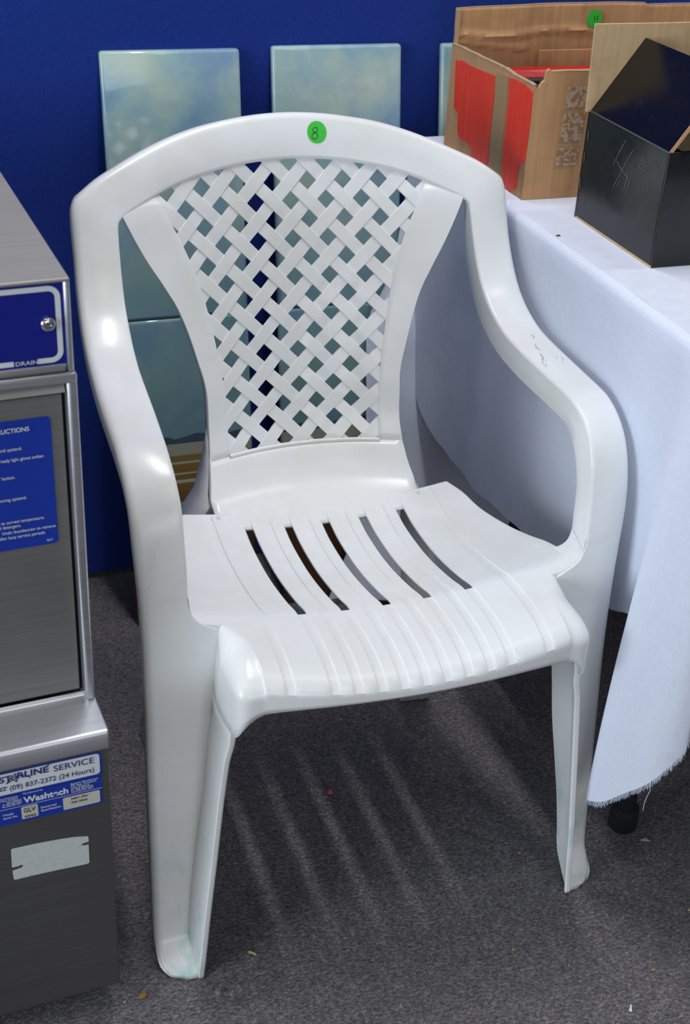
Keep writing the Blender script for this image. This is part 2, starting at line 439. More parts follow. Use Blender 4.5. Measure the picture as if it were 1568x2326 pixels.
# ---- the one-piece band: top rail, arms, front legs.  station = (xi, yi, zi, xo, yo, zo, d_in, d_out)
def bs(x, z, o=0): return back_y(x, z)-.0025+o
rail = []
for xi, zi, xo, zo in ((0, .7656, 0, .8156), (.018, .7653, .024, .8149), (.033, .7645, .047, .8132), (.058, .7623, .074, .8099), (.085, .7585, .103, .8053), (.110, .7540, .130, .7989),
                       (.13, .7492, .156, .7910), (.150, .7433, .182, .7816), (.168, .7368, .205, .7728), (.184, .7308, .224, .7650), (.197, .7255, .2385, .7570)):
    rail.append((xi, bs(xi, zi), zi, xo, bs(xo, zo, .001), zo, .004, .016))
arm = [(.2055, bs(.2055, .7208), .7208, .2500, bs(.25, .7490, .002), .7490, .006, .016),
       (.2092, .4335, .7180, .2568, .4405, .7420, .012, .016),
       (.2105, .4305, .7120, .2595, .4370, .7320, .018, .016),
       (.2112, .4270, .7040, .2606, .4310, .7170, .023, .016),
       (.2120, .4185, .6860, .2612, .4210, .6920, .028, .016),
       (.2128, .4035, .6580, .2628, .4050, .6610, .030, .016),
       (.2133, .3895, .6400, .2638, .3900, .6410, .031, .016),
       (.2136, .3715, .6245, .2648, .3725, .6245, .032, .017),
       (.2143, .3430, .6088, .2658, .3430, .6088, .033, .018),
       (.2153, .3080, .5992, .2668, .3080, .5992, .033, .019),
       (.2166, .2620, .5952, .2686, .2620, .5950, .033, .019),
       (.2186, .2080, .5928, .2698, .2080, .5924, .032, .019),
       (.2208, .1600, .5905, .2704, .1640, .5903, .032, .019),
       (.2216, .1270, .5822, .2712, .1380, .5825, .032, .019),
       (.2214, .1080, .5710, .2712, .1160, .5690, .032, .019),
       (.2206, .0938, .5545, .2705, .0990, .5500, .031, .019),
       (.2200, .0848, .5330, .2695, .0885, .5300, .031, .019),
       (.2196, .0800, .5120, .2685, .0820, .5100, .031, .019),
       (.2190, .0768, .4930, .2674, .0780, .4910, .032, .019),
       (.2187, .0750, .4740, .2662, .0755, .4720, .033, .019),
       (.2185, .0740, .4555, .2652, .0740, .4540, .033, .019)]
leg = [arm[-1],
       (.2172, .0735, .4440, .2648, .0735, .4440, .003, .019),
       (.2140, .0731, .4340, .2646, .0731, .4340, .003, .019),
       (.2070, .0728, .4260, .2644, .0728, .4260, .003, .019),
       (.1965, .0725, .4195, .2642, .0725, .4195, .003, .019),
       (.1885, .0722, .4140, .2641, .0722, .4140, .003, .019),
       (.1890, .0716, .3950, .2640, .0716, .3950, .003, .019),
       (.1915, .0705, .3700, .2640, .0705, .3700, .003, .019),
       (.1964, .0678, .3270, .2642, .0680, .3270, .003, .019),
       (.2026, .0645, .2775, .2650, .0645, .2775, .003, .018),
       (.2070, .0602, .2320, .2659, .0602, .2320, .003, .017),
       (.2160, .0545, .1700, .2668, .0545, .1700, .003, .016),
       (.2250, .0478, .1045, .2677, .0478, .1045, .003, .015),
       (.2285, .0443, .0700, .2682, .0443, .0700, .003, .014),
       (.2305, .0408, .0400, .2684, .0408, .0400, .003, .012),
       (.2309, .0385, .0325, .2686, .0390, .0320, .003, .010),
       (.2306, .0310, .0245, .2690, .0330, .0230, .003, .008),
       (.2300, .0200, .0150, .2680, .0230, .0130, .003, .005),
       (.2295, .0090, .0065, .2600, .0110, .0050, .002, .003),
       (.2292, .0020, .0012, .2440, .0030, .0010, .001, .001)]
ALL = rail + arm + leg[1:]
def dense(keys, per=4):
    K = np.array(keys, float); k0 = K[1].copy(); k0[[0, 3]] *= -1; K = np.vstack([k0, K]); mid = (K[:, 0:3]+K[:, 3:6])/2
    d = np.r_[0, np.cumsum(np.linalg.norm(np.diff(mid, axis=0), axis=1)+1e-6)]
    fs = [pch(d, K[:, c]) for c in range(8)]
    T = []
    for i in range(1, len(K)-1): T += list(np.linspace(d[i], d[i+1], per, endpoint=False))
    T.append(d[-1])
    return [[f(t) for f in fs] for t in T], per
ST, PER = dense(ALL)
i_arm = len(rail)*PER; i_leg = (len(rail)+len(arm)-1)*PER
def ring(i):
    s = np.array(ST[i]); a = np.array(ST[max(i-2, 0)]); b = np.array(ST[min(i+2, len(ST)-1)])
    I, O = s[:3], s[3:6]
    ax = O-I; wd = np.linalg.norm(ax); ax = ax/wd
    if i <= 2: tg = np.array([1.0, 0, 0])
    else: tg = (b[:3]+b[3:6]-a[:3]-a[3:6])
    tg = tg - ax*(tg@ax); tg /= np.linalg.norm(tg)
    N = np.cross(ax, tg); 
    if i < i_arm: N = N if N[1] < 0 else -N
    else:
        N = N if (N[2]-N[1]) > 0 else -N
    din, dout = s[6], s[7]; r1 = min(.004, wd*.2); r1 = r1 if i <= i_leg else max(.0006, r1*(1-(i-i_leg)/16)); r2_ = min(.009, wd*.3)
    P = [I - N*din + ax*.0006*(din/.03), I - N*(din*.5+r1*.5), I - N*r1]
    for q in (30, 60): P.append(I + ax*r1*(1-math.cos(math.radians(q))) - N*r1*(1-math.sin(math.radians(q))))
    P.append(I+ax*r1)
    for f in (.25, .5, .75): P.append(I+ax*(r1+(wd-r1-r2_)*f) + N*.0012*math.sin(PI*f)*(1 if i < i_leg else .3))
    P.append(O-ax*r2_)
    for q in (22, 45, 68): P.append(O - ax*r2_*(1-math.sin(math.radians(q))) - N*r2_*(1-math.cos(math.radians(q))))
    P.append(O-N*min(r2_, max(dout*.9, .0005)))
    P.append(O-N*max(dout, r2_)+ax*.0006 if dout > .009 else O-N*dout)
    lip = min(.0028, din, dout)
    P = [P[0]+ax*lip-N*.0*lip] + P + [P[-1]-ax*lip]
    return P
RINGS = [[tuple(p) for p in ring(i)] for i in range(len(ST))]
mir = lambda r: [(-p[0], p[1], p[2]) for p in r]
RA = np.array(RINGS)
_w = np.exp(-((np.arange(len(RA))-i_arm+1)/9.0)**2)[:, None]      # ease the shoulder bend
for _ in range(60):
    sm = RA[:, :, 1].copy(); sm[1:-1] = (RA[:-2, :, 1]+2*RA[1:-1, :, 1]+RA[2:, :, 1])/4
    RA[:, :, 1] += _w*(sm-RA[:, :, 1])
_du = np.gradient(RA, axis=0); _du[0] = (1, 0, 0); _dv = np.gradient(RA, axis=1)
RN = np.cross(_du, _dv)
RN /= np.linalg.norm(RN, axis=2, keepdims=True)+1e-12
_m = RA.shape[1]//2
for i in range(len(RN)):        # outward side of the face
    ref = np.array((0, -1, 1.0 if i >= i_arm else 0))
    if RN[i, _m]@ref < 0: RN[i] *= -1
_w3 = _w[:, :, None]
for _ in range(50):
    sm = RN.copy(); sm[1:-1] = (RN[:-2]+2*RN[1:-1]+RN[2:])/4
    RN += _w3*(sm-RN); RN /= np.linalg.norm(RN, axis=2, keepdims=True)+1e-12
def band(i0, i1, s):
    V = RA[i0:i1+1].reshape(-1, 3)*np.array((s, 1, 1)); Nn = RN[i0:i1+1].reshape(-1, 3)*np.array((s, 1, 1))
    nr, nc = i1-i0+1, RA.shape[1]; F = []
    for i in range(nr-1):
        for j in range(nc-1):
            a, b, c, d = i*nc+j, i*nc+j+1, (i+1)*nc+j+1, (i+1)*nc+j
            F.append((a, b, c, d))
    p = V[list(F[(nr//2)*(nc-1)+_m])]; n = np.cross(p[1]-p[0], p[2]-p[0])
    if n@Nn[(nr//2)*nc+_m] < 0: F = [f[::-1] for f in F]
    return V, Nn, F
def band_mesh(name, pieces, extra=None, parent=None, blend=None):
    V, Nn, F = [], [], []
    for v, n, f in pieces:
        o = len(V); V += [tuple(p) for p in v]; Nn += [tuple(p) for p in n]; F += [tuple(k+o for k in q) for q in f]
    if extra is not None:       # further surface with its own smooth normals
        me = fix(extra.V, extra.F, 1e-6); o = len(V)
        ev = [v.normal.copy() for v in me.vertices]
        if blend is not None: ev = blend([v.co for v in me.vertices], ev)
        V += [tuple(v.co) for v in me.vertices]; Nn += [tuple(n) for n in ev]; F += [tuple(k+o for k in p.vertices) for p in me.polygons]
    me = bpy.data.meshes.new(name); me.from_pydata(V, [], F); me.update(); me.shade_smooth()
    me.normals_split_custom_set_from_vertices(Nn)
    me.materials.append(M['plastic'])
    o = bpy.data.objects.new(name, me); COL.objects.link(o); o.parent = parent or chair
    return o
band_mesh('top_rail', [band(0, i_arm, 1), band(0, i_arm, -1)])
for s in (-1, 1):
    # web between the seat and the inside of the arm
    mb = MB()
    Fc = resample([(.2188, .0750, .4575), (.2174, .0745, .4440), (.2142, .0741, .4340), (.2072, .0738, .4260), (.1967, .0735, .4195), (.1885, .0732, .4143), (.186, .0735, .4125)], 14)
    Rc = resample([(.2194, .1068, .4570), (.2196, .1090, .4460), (.2198, .1130, .4360), (.2195, .1230, .4230), (.2130, .1350, .4120), (.201, .148, seat_z(.201, .148)+.0003), (.188, .156, seat_z(.188, .156)-.0012)], 14)
    mb.grid([[(s*p[0], p[1], p[2]) for p in [lerp(a, b, t) for t in np.linspace(0, 1, 10)]] for a, b in zip(Fc, Rc)])
    def bl_(co, nn, s=s):
        t = sum((n*1.0 for n in nn), Vector()); sg = 1 if t.dot(Vector((-s, 0, 1))) > 0 else -1
        out = []
        for c, n in zip(co, nn):
            a = min(1, max(0, (c.z-.432)/.022)); b = min(1, max(0, (c.z-.408)/.012))
            m = (n*(1-a)*b+Vector((-s, 0, 0))*sg*a+Vector((-s*.2, 0, 1))*sg*(1-b)); out.append(m.normalized())
        return out
    arm_o = band_mesh('armrest', [band(i_arm, i_leg, s)], mb, blend=bl_)

mb = MB(); za = lambda y: float(np.interp(y, [.208, .262, .308], [.5928, .5951, .5992]))+.0016
for P in ([(.2440, .3010), (.2455, .2960), (.2430, .2920)], [(.2390, .2790), (.2360, .2700), (.2385, .2650)], [(.2340, .2560), (.2330, .2450), (.2290, .2400), (.2330, .2370)], [(.2320, .2460), (.2260, .2330), (.2290, .2290), (.2245, .2240)]):
    mb.grid([[(u[0], u[1], za(u[1])) for u in r] for r in [[(p[0]-.0004, p[1]), (p[0]+.0004, p[1])] for p in P]])
for k in range(16):
    x_, y_ = .2535+random.uniform(-.006, .006), .2420+random.uniform(-.014, .014); r_ = random.uniform(.0004, .0009)
    mb.add([(x_-r_, y_, za(y_)), (x_, y_-r_, za(y_)), (x_+r_, y_, za(y_)), (x_, y_+r_, za(y_))], [(0, 1, 2, 3)])
pm = mb.build('pencil_marks', plain('pencil_grey', srgb(172, 178, 176), .7), arm_o, smooth=False); pm['kind'] = 'stuff'

# ---- front legs: panel + forward flange + foot pad
FE = [(.3400, .1950, .0035), (.3190, .1975, .0052), (.2630, .2042, .0048), (.1765, .2127, .0025), (.0970, .2205, .0008), (.03, .2262, .0002), (.0005, .2290, .0000)]
fx = pch([f[0] for f in FE], [f[1] for f in FE]); fy = pch([f[0] for f in FE], [f[2] for f in FE])
LG = sorted([(l[2], l[0], l[1]) for l in leg if l[2] < .42])
rx = pch([l[0] for l in LG], [l[1] for l in LG]); ry = pch([l[0] for l in LG], [l[2] for l in LG])
# ---- seat
GR = [-.139, -.0945, -.071, -.0465, -.0232, 0, .0232, .0465, .071, .0945, .139]; SLOT = (-.0945, -.0465, 0, .0465, .0945)
us = set(np.round(np.linspace(-.158, .158, 33), 4))
for g in GR:
    us = {u for u in us if abs(u-g) > .0065}
    us |= {round(g-.0056, 5), round(g-.0044, 5), round(g-.002, 5), round(g+.002, 5), round(g+.0044, 5), round(g+.0056, 5)}
us = sorted(us); XL = us[-1]
WX = pch([.0765, .10, .12, .15, .177, .215, .26, .305, .327], [.2225, .2228, .2228, .2205, .213, .202, .1895, .1785, .170])
hs = .005
ys = [.327, .3255, .322, .315, .306, .3045, .3035] + list(np.linspace(.296, .1, 34)) + [.094, .0932, .092, .086, .0765, .0755, .070, .062, .054, .045]
TCX = .165
def half(y):
    if y > .076: return WX(y)-hs
    return np.interp(y, [.045, .0755], [TCX, .183])
def groove(x, y):
    if y > .3255: return 0
    for g in GR:
        d = abs(abs(x-g))
        if d < .0050: return 1
    return 0
nside = 5
def row_x(y):
    h = half(y); ext = [XL+(h-XL)*(k/nside) for k in range(1, nside+1)]
    return [-e for e in ext[::-1]] + us + ext
grid = []; gdat = []
for y in ys:
    X = row_x(y)
    grid.append([(x, y, seat_z(x, y) - .0012*groove(x, y)) for x in X]); gdat.append(X)
V = [p for r in grid for p in r]; nc = len(grid[0]); F = []
for i in range(len(ys)-1):
    for j in range(nc-1):
        xm = (grid[i][j][0]+grid[i][j+1][0])/2; ym = (ys[i]+ys[i+1])/2
        if any(abs(xm-g) < .0044 for g in SLOT) and .0932 < ym < .3035: continue
        F.append((i*nc+j, i*nc+j+1, (i+1)*nc+j+1, (i+1)*nc+j))
mb = MB(); mb.add(V, F)
# perimeter: left side (back->front), corner fan, front, corner fan, right side
def front_wy(x): return -.0280 + .46*x*x
def zrim(x):
    x = abs(x)
    return float(np.interp(x, [0, .12, .150, .163, .172, .179, .1845, .188, .191, .1936], [.3722, .3726, .3722, .3712, .3680, .3630, .3560, .3490, .3410, .335]))
stations = []   # (T point, W xy, drop b, z bottom, groove flag)
def side_station(i, sg):
    y = ys[i]; T = grid[i][nc-1 if sg > 0 else 0]
    if y > .076: return (T, (T[0]+sg*hs, y), .005, T[2]-.014, 0, 0)
    f = np.interp(y, [.045, .0755], [0, 1]); wxx = .1945*(1-f)+.1890*f
    return (T, (sg*wxx, y), .028*(1-f)+.008*f, .335, 0, .085)
for i in range(len(ys)): stations.append(side_station(i, -1))
PHS = [0, .5, 1.5, 3, 6, 10, 16, 24, 34, 45, 56, 63, 67.5, 68.5, 73, 79, 84, 90]
def corner(sg):
    out = []; T = grid[-1][nc-1 if sg > 0 else 0]
    for ph in PHS:
        c_, s_ = math.cos(math.radians(ph)), math.sin(math.radians(ph)); n = 5.0
        a = .0295; b = .045-front_wy(TCX)
        X = TCX + a*s_**(2/n); Y = .045 - b*c_**(2/n)
        zb_ = zrim(X) if (ph < 68) else .335
        out.append((T, (sg*X, Y), .028, zb_, 0, 0.0 if ph < 68 else .085*(ph-68)/22))
    return out
cl = corner(-1); stations += cl[::-1]
for j in range(1, nc-1):
    x = grid[-1][j][0]; T = grid[-1][j]
    stations.append((T, (x, front_wy(x)), .0235, zrim(x), groove(x, .05), 0))
stations += corner(1)
for i in range(len(ys)-1, -1, -1): stations.append(side_station(i, 1))
rws = []
for T, W, b, zb_, g, dr in stations:
    T0 = (T[0], T[1], T[2] + .0012*g); row = [T]
    sx = 1 if W[0] > 0 else -1
    d = np.array([W[0]-T0[0], W[1]-T0[1]]); h = np.linalg.norm(d)
    for th in (12, 24, 36, 48, 60, 72, 82, 90):
        q = math.radians(th)
        p = np.array([T0[0]+d[0]*math.sin(q), T0[1]+d[1]*math.sin(q), T0[2]-b*(1-math.cos(q))])
        if g and th < 80: 
            nv = np.array([d[0]/h*math.sin(q), d[1]/h*math.sin(q), math.cos(q)]); p = p - nv*.0012
        row.append(tuple(p))
    zw = T0[2]-b
    for f in (.33, .66, 1.0):
        z = zw+(min(zb_, zw-.0005)-zw)*f
        row.append((W[0]+sx*dr*(zw-z), W[1], z))
    rws.append(row)
mb.grid(rws)
seat_o = mb.build('seat', M['plastic'], chair, weld=2e-6, solid=.0030, offset=-1, angle=32, ref=(0, 0, 1))

# ---- front legs: panel, forward flange hanging from the seat corner, foot pad
nst = len(stations); ncr = len(PHS)
k0 = nst-len(ys)-ncr+PHS.index(68.5)
ROOTI = ys.index(.0755)
wall = [rws[k][-1] for k in range(k0, nst-len(ys)+(len(ys)-ROOTI))]
_wl = np.r_[0, np.cumsum(np.linalg.norm(np.diff(np.array(wall), axis=0), axis=1))]; WF = _wl/_wl[-1]
for s in (1, -1):
    mb = MB(); fr = []
    for z in [.352, .346, .3405, .3375, .3352, .330, .324, .317, .31, .30] + list(np.linspace(.288, .03, 20)) + [.022, .012, .005, .0005]:
        ex, ey, qx, qy = fx(z), fy(z), rx(z)+.0008, ry(z)+.0035; qy = max(qy, ey+.006)
        out = [(ex+(qx-ex)*f, ey+(qy-ey)*f, z) for f in WF]
        if z > .30:
            t = min(1, (z-.30)/.035); t = t*t*(3-2*t); hid = -.0003+max(0, z-.335)*.085 if z < .341 else .0018; out = [lerp(a, (b[0]-hid, b[1]+hid, z), t) for a, b in zip(out, wall)]
        e = out[0]; T = .0030
        lipd = .0064 if z < .341 else .0050
        row = [(p[0]-T, p[1]+.001, z) for p in out[:2:-1]] + [(e[0]-T-.0006, e[1]+.0055, z), (e[0]-lipd+.001, e[1]+.0042, z), (e[0]-lipd, e[1]+.0022, z), (e[0]-lipd+.0006, e[1]+.0006, z), (e[0]-.0035, e[1]+.0001, z), (e[0]-.0008, e[1]+.0002, z)] + out[0:]
        fr.append([(s*p[0], p[1], p[2]) for p in row])
    mb.grid(fr)
    band_mesh('leg', [band(i_leg, len(RINGS)-1, s)], mb)

# ---- rear legs
RL = [(.475, (.1170, .3960), (.1202, .3930), (.1205, .3960)), (.45, (.114, .3870), (.1215, .3815), (.1240, .3945)), (.425, (.110, .3760), (.1240, .3690), (.1290, .3965)),
      (.395, (.108, .3590), (.1300, .3475), (.1365, .3970)), (.365, (.120, .3600), (.150, .3480), (.1545, .3990)), (.2, (.140, .3760), (.1820, .3660), (.187, .4090)), (.0, (.1610, .3985), (.2060, .3950), (.2075, .4280))]
for s in (-1, 1):
    mb = MB(); rr = []
    for z, p0, p1, p2 in RL:
        r_ = [p0, lerp(p0, p1, .5), lerp(p0, p1, .93), lerp(p1, p2, .07), lerp(p1, p2, .5), p2]
        rr.append([(s*p[0], p[1], max(z, .0005)) for p in r_])
    mb.grid(rr)
    mb.grid([[(s*.1610, .3985, .0005), (s*.2060, .3950, .0005)], [(s*.166, .424, .0005), (s*.2075, .4280, .0005)]])
    mb.build('leg', M['plastic'], chair, weld=1e-6, solid=.0028, offset=0, angle=50)

# ---- green price dot with a hand-written 8
def on_rail(x, z): return (x, back_y(x, z)-.0052, z)
def ribbon(mb, pts, w, dy):
    pts = [np.array(p, float) for p in pts]; rows = []
    for i, p in enumerate(pts):
        t = pts[min(i+1, len(pts)-1)]-pts[max(i-1, 0)]; t /= np.linalg.norm(t)+1e-9; n = np.array([-t[1], t[0]])
        rows.append([tuple(p+n*w/2), tuple(p-n*w/2)])
    return rows
cx, cz, R_ = .0345, .7930, .0118
_k = np.array(ALL[:len(rail)])
def rail_y(x, z):
    x = abs(x); zi = np.interp(x, _k[:, 0], _k[:, 2]); zo = np.interp(x, _k[:, 3], _k[:, 5])
    t = (z-zi)/(zo-zi); return bs(x, zi)*(1-t)+bs(x, zo, .001)*t - .0012*math.sin(PI*min(max(t, 0), 1))
mb = MB(); dn = lambda u, v, e: (cx+u, rail_y(cx+u, cz+v)-.0004-e, cz+v)
V = [dn(0, 0, 0)] + [dn(R_*.98*f*math.cos(a), R_*f*math.sin(a), 0) for f in (.5, 1) for a in np.linspace(0, 2*PI, 40, endpoint=False)]
mb.add(V, [(0, i+1, (i+1) % 40+1) for i in range(40)] + [(1+i, 41+i, 41+(i+1) % 40, 1+(i+1) % 40) for i in range(40)])
dot = mb.build('price_sticker', M['green'], chair, smooth=False, solid=.0002)
dot['label'] = 'round green price sticker'
S_ = R_/224.0
mb = MB()
for (ux, uy, a, b) in ((715, 575, 54, 48), (697, 695, 66, 62)):
    pts = [((ux-752+a*math.cos(t)+.18*b*math.sin(t))*S_, (625-uy+b*math.sin(t))*S_) for t in np.linspace(0, 2*PI, 26)]
    mb.grid([[dn(q[0], q[1], .0004) for q in r] for r in ribbon(None, pts, .00068, 0)])
mb.build('handwritten_digit', M['pen'], dot, smooth=False)

# ================================================================== PAINTED PANELS
def panel(x0, x1, label, shift, ztop, grp):
    t = thing('painted_panel', label, 'painting', ((x0+x1)/2, 0.8, 0), 0.0, grp)
    m = m_painting(shift); w2 = (x1-x0)/2; th = .013
    for nm, za, zb_ in (('lower_slab', .0025, .4645), ('upper_slab', .4653, ztop)):
        mb = MB(); ry_ = lambda z: -.1165+.17*z
        mb.add([(-w2, ry_(za)-th/2, za), (w2, ry_(za)-th/2, za), (w2, ry_(za)+th/2, za), (-w2, ry_(za)+th/2, za),
                (-w2, ry_(zb_)-th/2, zb_), (w2, ry_(zb_)-th/2, zb_), (w2, ry_(zb_)+th/2, zb_), (-w2, ry_(zb_)+th/2, zb_)],
               [(0,3,2,1),(4,5,6,7),(0,1,5,4),(1,2,6,5),(2,3,7,6),(3,0,4,7)])
        o = mb.build(nm, m, t, smooth=True, angle=80, bevel=.0045)
        o.modifiers['bevel'].segments = 3
g_ = 'painted panels along the blue wall'
panel(-.1600, .0295, 'tall glazed landscape panel with blue top corner, leftmost on the blue wall', 0.0, .819, g_)
panel(.0745, .2635, 'tall glazed landscape panel directly behind the chair back, second from left', 3.3, .821, g_)
panel(.3245, .5135, 'pale glazed panel half hidden behind the brown cardboard box', 7.1, .820, g_)

# ================================================================== DISHWASHER (local x to the right, y into depth)
TH = math.radians(3.767)
dw = thing('dishwasher', 'stainless steel commercial glass washer cut off by the left frame edge', 'dishwasher', (-.3174, -.0129, 0), TH)
def wbox(name, a, b, mat, bev=.0012, par=None):
    mb = MB(); mb.box(a, b); return mb.build(name, mat, par or dw, smooth=True, angle=60, bevel=bev)
wbox('cabinet', (-.60, .0, .040), (0.0, .56, .3645), m_sheet('dark_steel_front', srgb(104, 103, 102), srgb(116, 115, 114), 0.58))
# ledge with folded front lip
mb = MB(); sec = [(-.0022, .3640), (-.0030, .3650), (-.0030, .3815), (-.0024, .3832), (-.0014, .3842), (.0002, .3848), (.0016, .3849), (.024, .3851), (.046, .3850), (.050, .3852), (.0545, .3862), (.056, .3905)]
mb.grid([[(x, y, z) for y, z in sec] for x in (-.602, -.004, -.001, .0008)])
mb.build('ledge', m_sheet('polished_ledge', srgb(214, 217, 222), srgb(226, 228, 232), 0.46, 0.97), dw, solid=.001, offset=-1, angle=50)
wbox('back_shell', (-.598, .075, .38), (-.0015, .56, .805), M['steel'])
# door recess
wbox('door_gap', (-.59, .066, .386), (-.006, .075, .724), M['gap'], .0003)
def post(name, x0, x1, y0, y1, z0, z1, mat=None):
    return wbox(name, (x0, y0, z0), (x1, y1, z1), mat or M['steel_bright'], .0028)
post('side_trim', -.0086, .0006, .0465, .09, .3845, .7232)
post('top_trim', -.60, .0006, .0455, .09, .7186, .7286)
door = wbox('door', (-.575, .058, .392), (-.0112, .066, .7052), M['steel_dark'], .0015)
mb = MB(); mb.prism([(-.575, .048, .7105), (-.575, .060, .7105), (-.575, .066, .7178), (-.575, .054, .7178)], (.5655, 0, 0))
mb.build('door_handle_lip', M['steel'], dw, smooth=False, bevel=.0008)
# control housing
post('side_post', -.0068, -.0012, .0462, .09, .7283, .8100)
post('bottom_rail', -.60, -.0068, .0475, .09, .7286, .7368)
mb = MB(); mb.box((-.60, .0462, .8075), (-.0012, .57, .8112)); mb.build('top_cover', m_sheet('satin_steel_top', srgb(172, 170, 164), srgb(182, 179, 172), 0.62), dw, smooth=True, angle=60, bevel=.0015)
pn = wbox('control_panel', (-.595, .0492, .7362), (-.0066, .06, .8080), M['navy'], .0004)
pn['label'] = 'dark blue control panel'
def rrect_ring(mb, x0, x1, z0, z1, r, w, y, corners=(1, 1, 1, 1)):
    """rounded rectangle outline (flat, in xz)"""
    def path(x0, x1, z0, z1, r):
        P = []
        for cx_, cz_, a0 in ((x1-r, z1-r, 0), (x0+r, z1-r, 90), (x0+r, z0+r, 180), (x1-r, z0+r, 270)):
            for a in np.linspace(a0, a0+90, 7): P.append((cx_+r*math.cos(math.radians(a)), cz_+r*math.sin(math.radians(a))))
        return P
    A = path(x0, x1, z0, z1, r); B = path(x0+w, x1-w, z0+w, z1-w, max(r-w, .0004))
    n = len(A); V = [(p[0], y, p[1]) for p in A+B]
    mb.add(V, [(i, (i+1) % n, n+(i+1) % n, n+i) for i in range(n)])
def rrect(mb, x0, x1, z0, z1, r, y):
    P = []
    for cx_, cz_, a0 in ((x1-r, z1-r, 0), (x0+r, z1-r, 90), (x0+r, z0+r, 180), (x1-r, z0+r, 270)):
        for a in np.linspace(a0, a0+90, 6): P.append((cx_+r*math.cos(math.radians(a)), y, cz_+r*math.sin(math.radians(a))))
    mb.add(P, [tuple(range(len(P)))])
mb = MB()   # printed white border: right bar, top bar, bottom bar with a gap for the word
xo, xi_, zt_, zt2, zb0, zb2, rr_ = -.0092, -.0142, .8050, .8008, .7384, .7423, .010
yb_ = .0490
def arc(cx_, cz_, ra, rb, a0, a1):
    A = [(cx_+ra*math.cos(math.radians(a)), yb_, cz_+ra*math.sin(math.radians(a))) for a in np.linspace(a0, a1, 8)]
    B = [(cx_+rb*math.cos(math.radians(a)), yb_, cz_+rb*math.sin(math.radians(a))) for a in np.linspace(a0, a1, 8)]
    mb.grid([A, B])
arc(xo-rr_, zt_-rr_, rr_, rr_-.0045, 90, 0); arc(xo-rr_, zb0+rr_, rr_, rr_-.0045, 0, -90)
q = lambda x0, x1, z0, z1: mb.add([(x0, yb_, z0), (x1, yb_, z0), (x1, yb_, z1), (x0, yb_, z1)], [(0, 1, 2, 3)])
q(xo-.0045, xo, zb0+rr_, zt_-rr_); q(-.55, xo-rr_, zt_-.0045, zt_); q(-.0306, xo-rr_, zb0, zb0+.0045); q(-.55, -.0502, zb0, zb0+.0045)
mb.build('printed_border', M['white'], pn, smooth=False)
text('lettering', 'DRAIN', .0050, -.0492, .0488, .7388, M['white'], pn, fit=.0180)
mb = MB(); rows = []
for r, y in ((.0062, .0495), (.0062, .0478), (.0054, .0464), (.0038, .0456), (.0026, .0455), (.0021, .0470), (.0004, .0472)):
    rows.append([(-.0205+r*math.cos(a), y, .7726+r*math.sin(a)) for a in np.linspace(0, 2*PI, 24, endpoint=False)])
mb.grid(rows, close=True); mb.build('screw', M['chrome'], pn)
# instruction sheet on the door
mb = MB(); rrect(mb, -.40, -.0222, .5600, .6860, .004, .0575)
ins = mb.build('instruction_sheet', M['blue'], door, smooth=False, solid=.0002); ins['label'] = 'blue printed instruction sheet'
yy = .0571; wt = M['white']
text('lettering', 'INSTRUCTIONS', .0058, -.0405, yy, .6748, wt, door, 'RIGHT', .95, .00008)
for s, xr, z in (('and upstand.', -.0478, .6578), ('until ready light glows amber.', -.0293, .6478), ("Press 'start' button.", -.0555, .6310), ('before removing upstand.', -.0472, .6096),
                 ('heats to correct temperature.', -.0333, .5870), ('Add detergent.', -.0540, .5825), ('Undo thumbscrew to remove.', -.0233, .5768), ('Empty after busy service periods.', -.0331, .5716)):
    text('lettering', s, .0042, xr, yy, z, wt, door, 'RIGHT', .92)
text('lettering', 'GLV', .0030, -.0272, yy, .5634, wt, door, 'RIGHT')
# service plate on the cabinet
yp = -.0004
mb = MB(); rrect(mb, -.40, -.0066, .3310, .3602, .004, yp); rrect(mb, -.40, -.0078, .2965, .3316, .0008, yp)
pl = mb.build('service_plate', M['blue'], dw, smooth=False, solid=.0003); pl['label'] = 'blue and white service plate'
mb = MB(); rrect(mb, -.30, -.0088, .3340, .3588, .0035, yp-.0003)
mb.build('white_field', M['white'], pl, smooth=False)
mb = MB(); rrect(mb, -.0456, -.0102, .2988, .3139, .0016, yp-.0003); mb.build('cream_field', M['cream'], pl, smooth=False)
mb = MB(); rrect(mb, -.0848, -.0693, .2996, .3145, .0014, yp-.0003); mb.build('cream_field', M['cream'], pl, smooth=False)
mb = MB(); q2 = lambda x0, x1, z0, z1: mb.add([(x0, yp-.0003, z0), (x1, yp-.0003, z0), (x1, yp-.0003, z1), (x0, yp-.0003, z1)], [(0, 1, 2, 3)])
q2(-.30, -.0080, .3158, .3163); mb.build('printed_line', M['white'], pl, smooth=False)
yt = yp-.0006
text('lettering', 'SERVICE', .0098, -.0138, yt, .3490, M['ink'], pl, 'RIGHT', fit=.0380)
text('lettering', 'RLINE', .0098, -.0566, yt, .3504, M['ink'], pl, 'RIGHT', fit=.0290, font_off=.00025)
text('lettering', 'ST', .0098, -.0905, yt, .3492, M['ink'], pl, 'RIGHT', fit=.0120, font_off=.0002)
mb = MB()   # the A of the name is a slanted star
a_ = [(-.0960, .3468), (-.0872, .3572), (-.0862, .3468), (-.0925, .3530), (-.0840, .3530), (-.0958, .3470)]
for p, q_ in zip(a_[:-1], a_[1:]):
    mb.grid([[(u[0], yt, u[1]) for u in r] for r in ribbon(None, [p, q_], .0010, 0)])
for p, q_ in (((-.0815, .3540), (-.0735, .3482)), ((-.059, .3572), (-.0555, .3590))):
    mb.grid([[(u[0], yt, u[1]) for u in r] for r in ribbon(None, [p, q_], .0009, 0)])
mb.build('star_mark', M['ink'], pl, smooth=False)
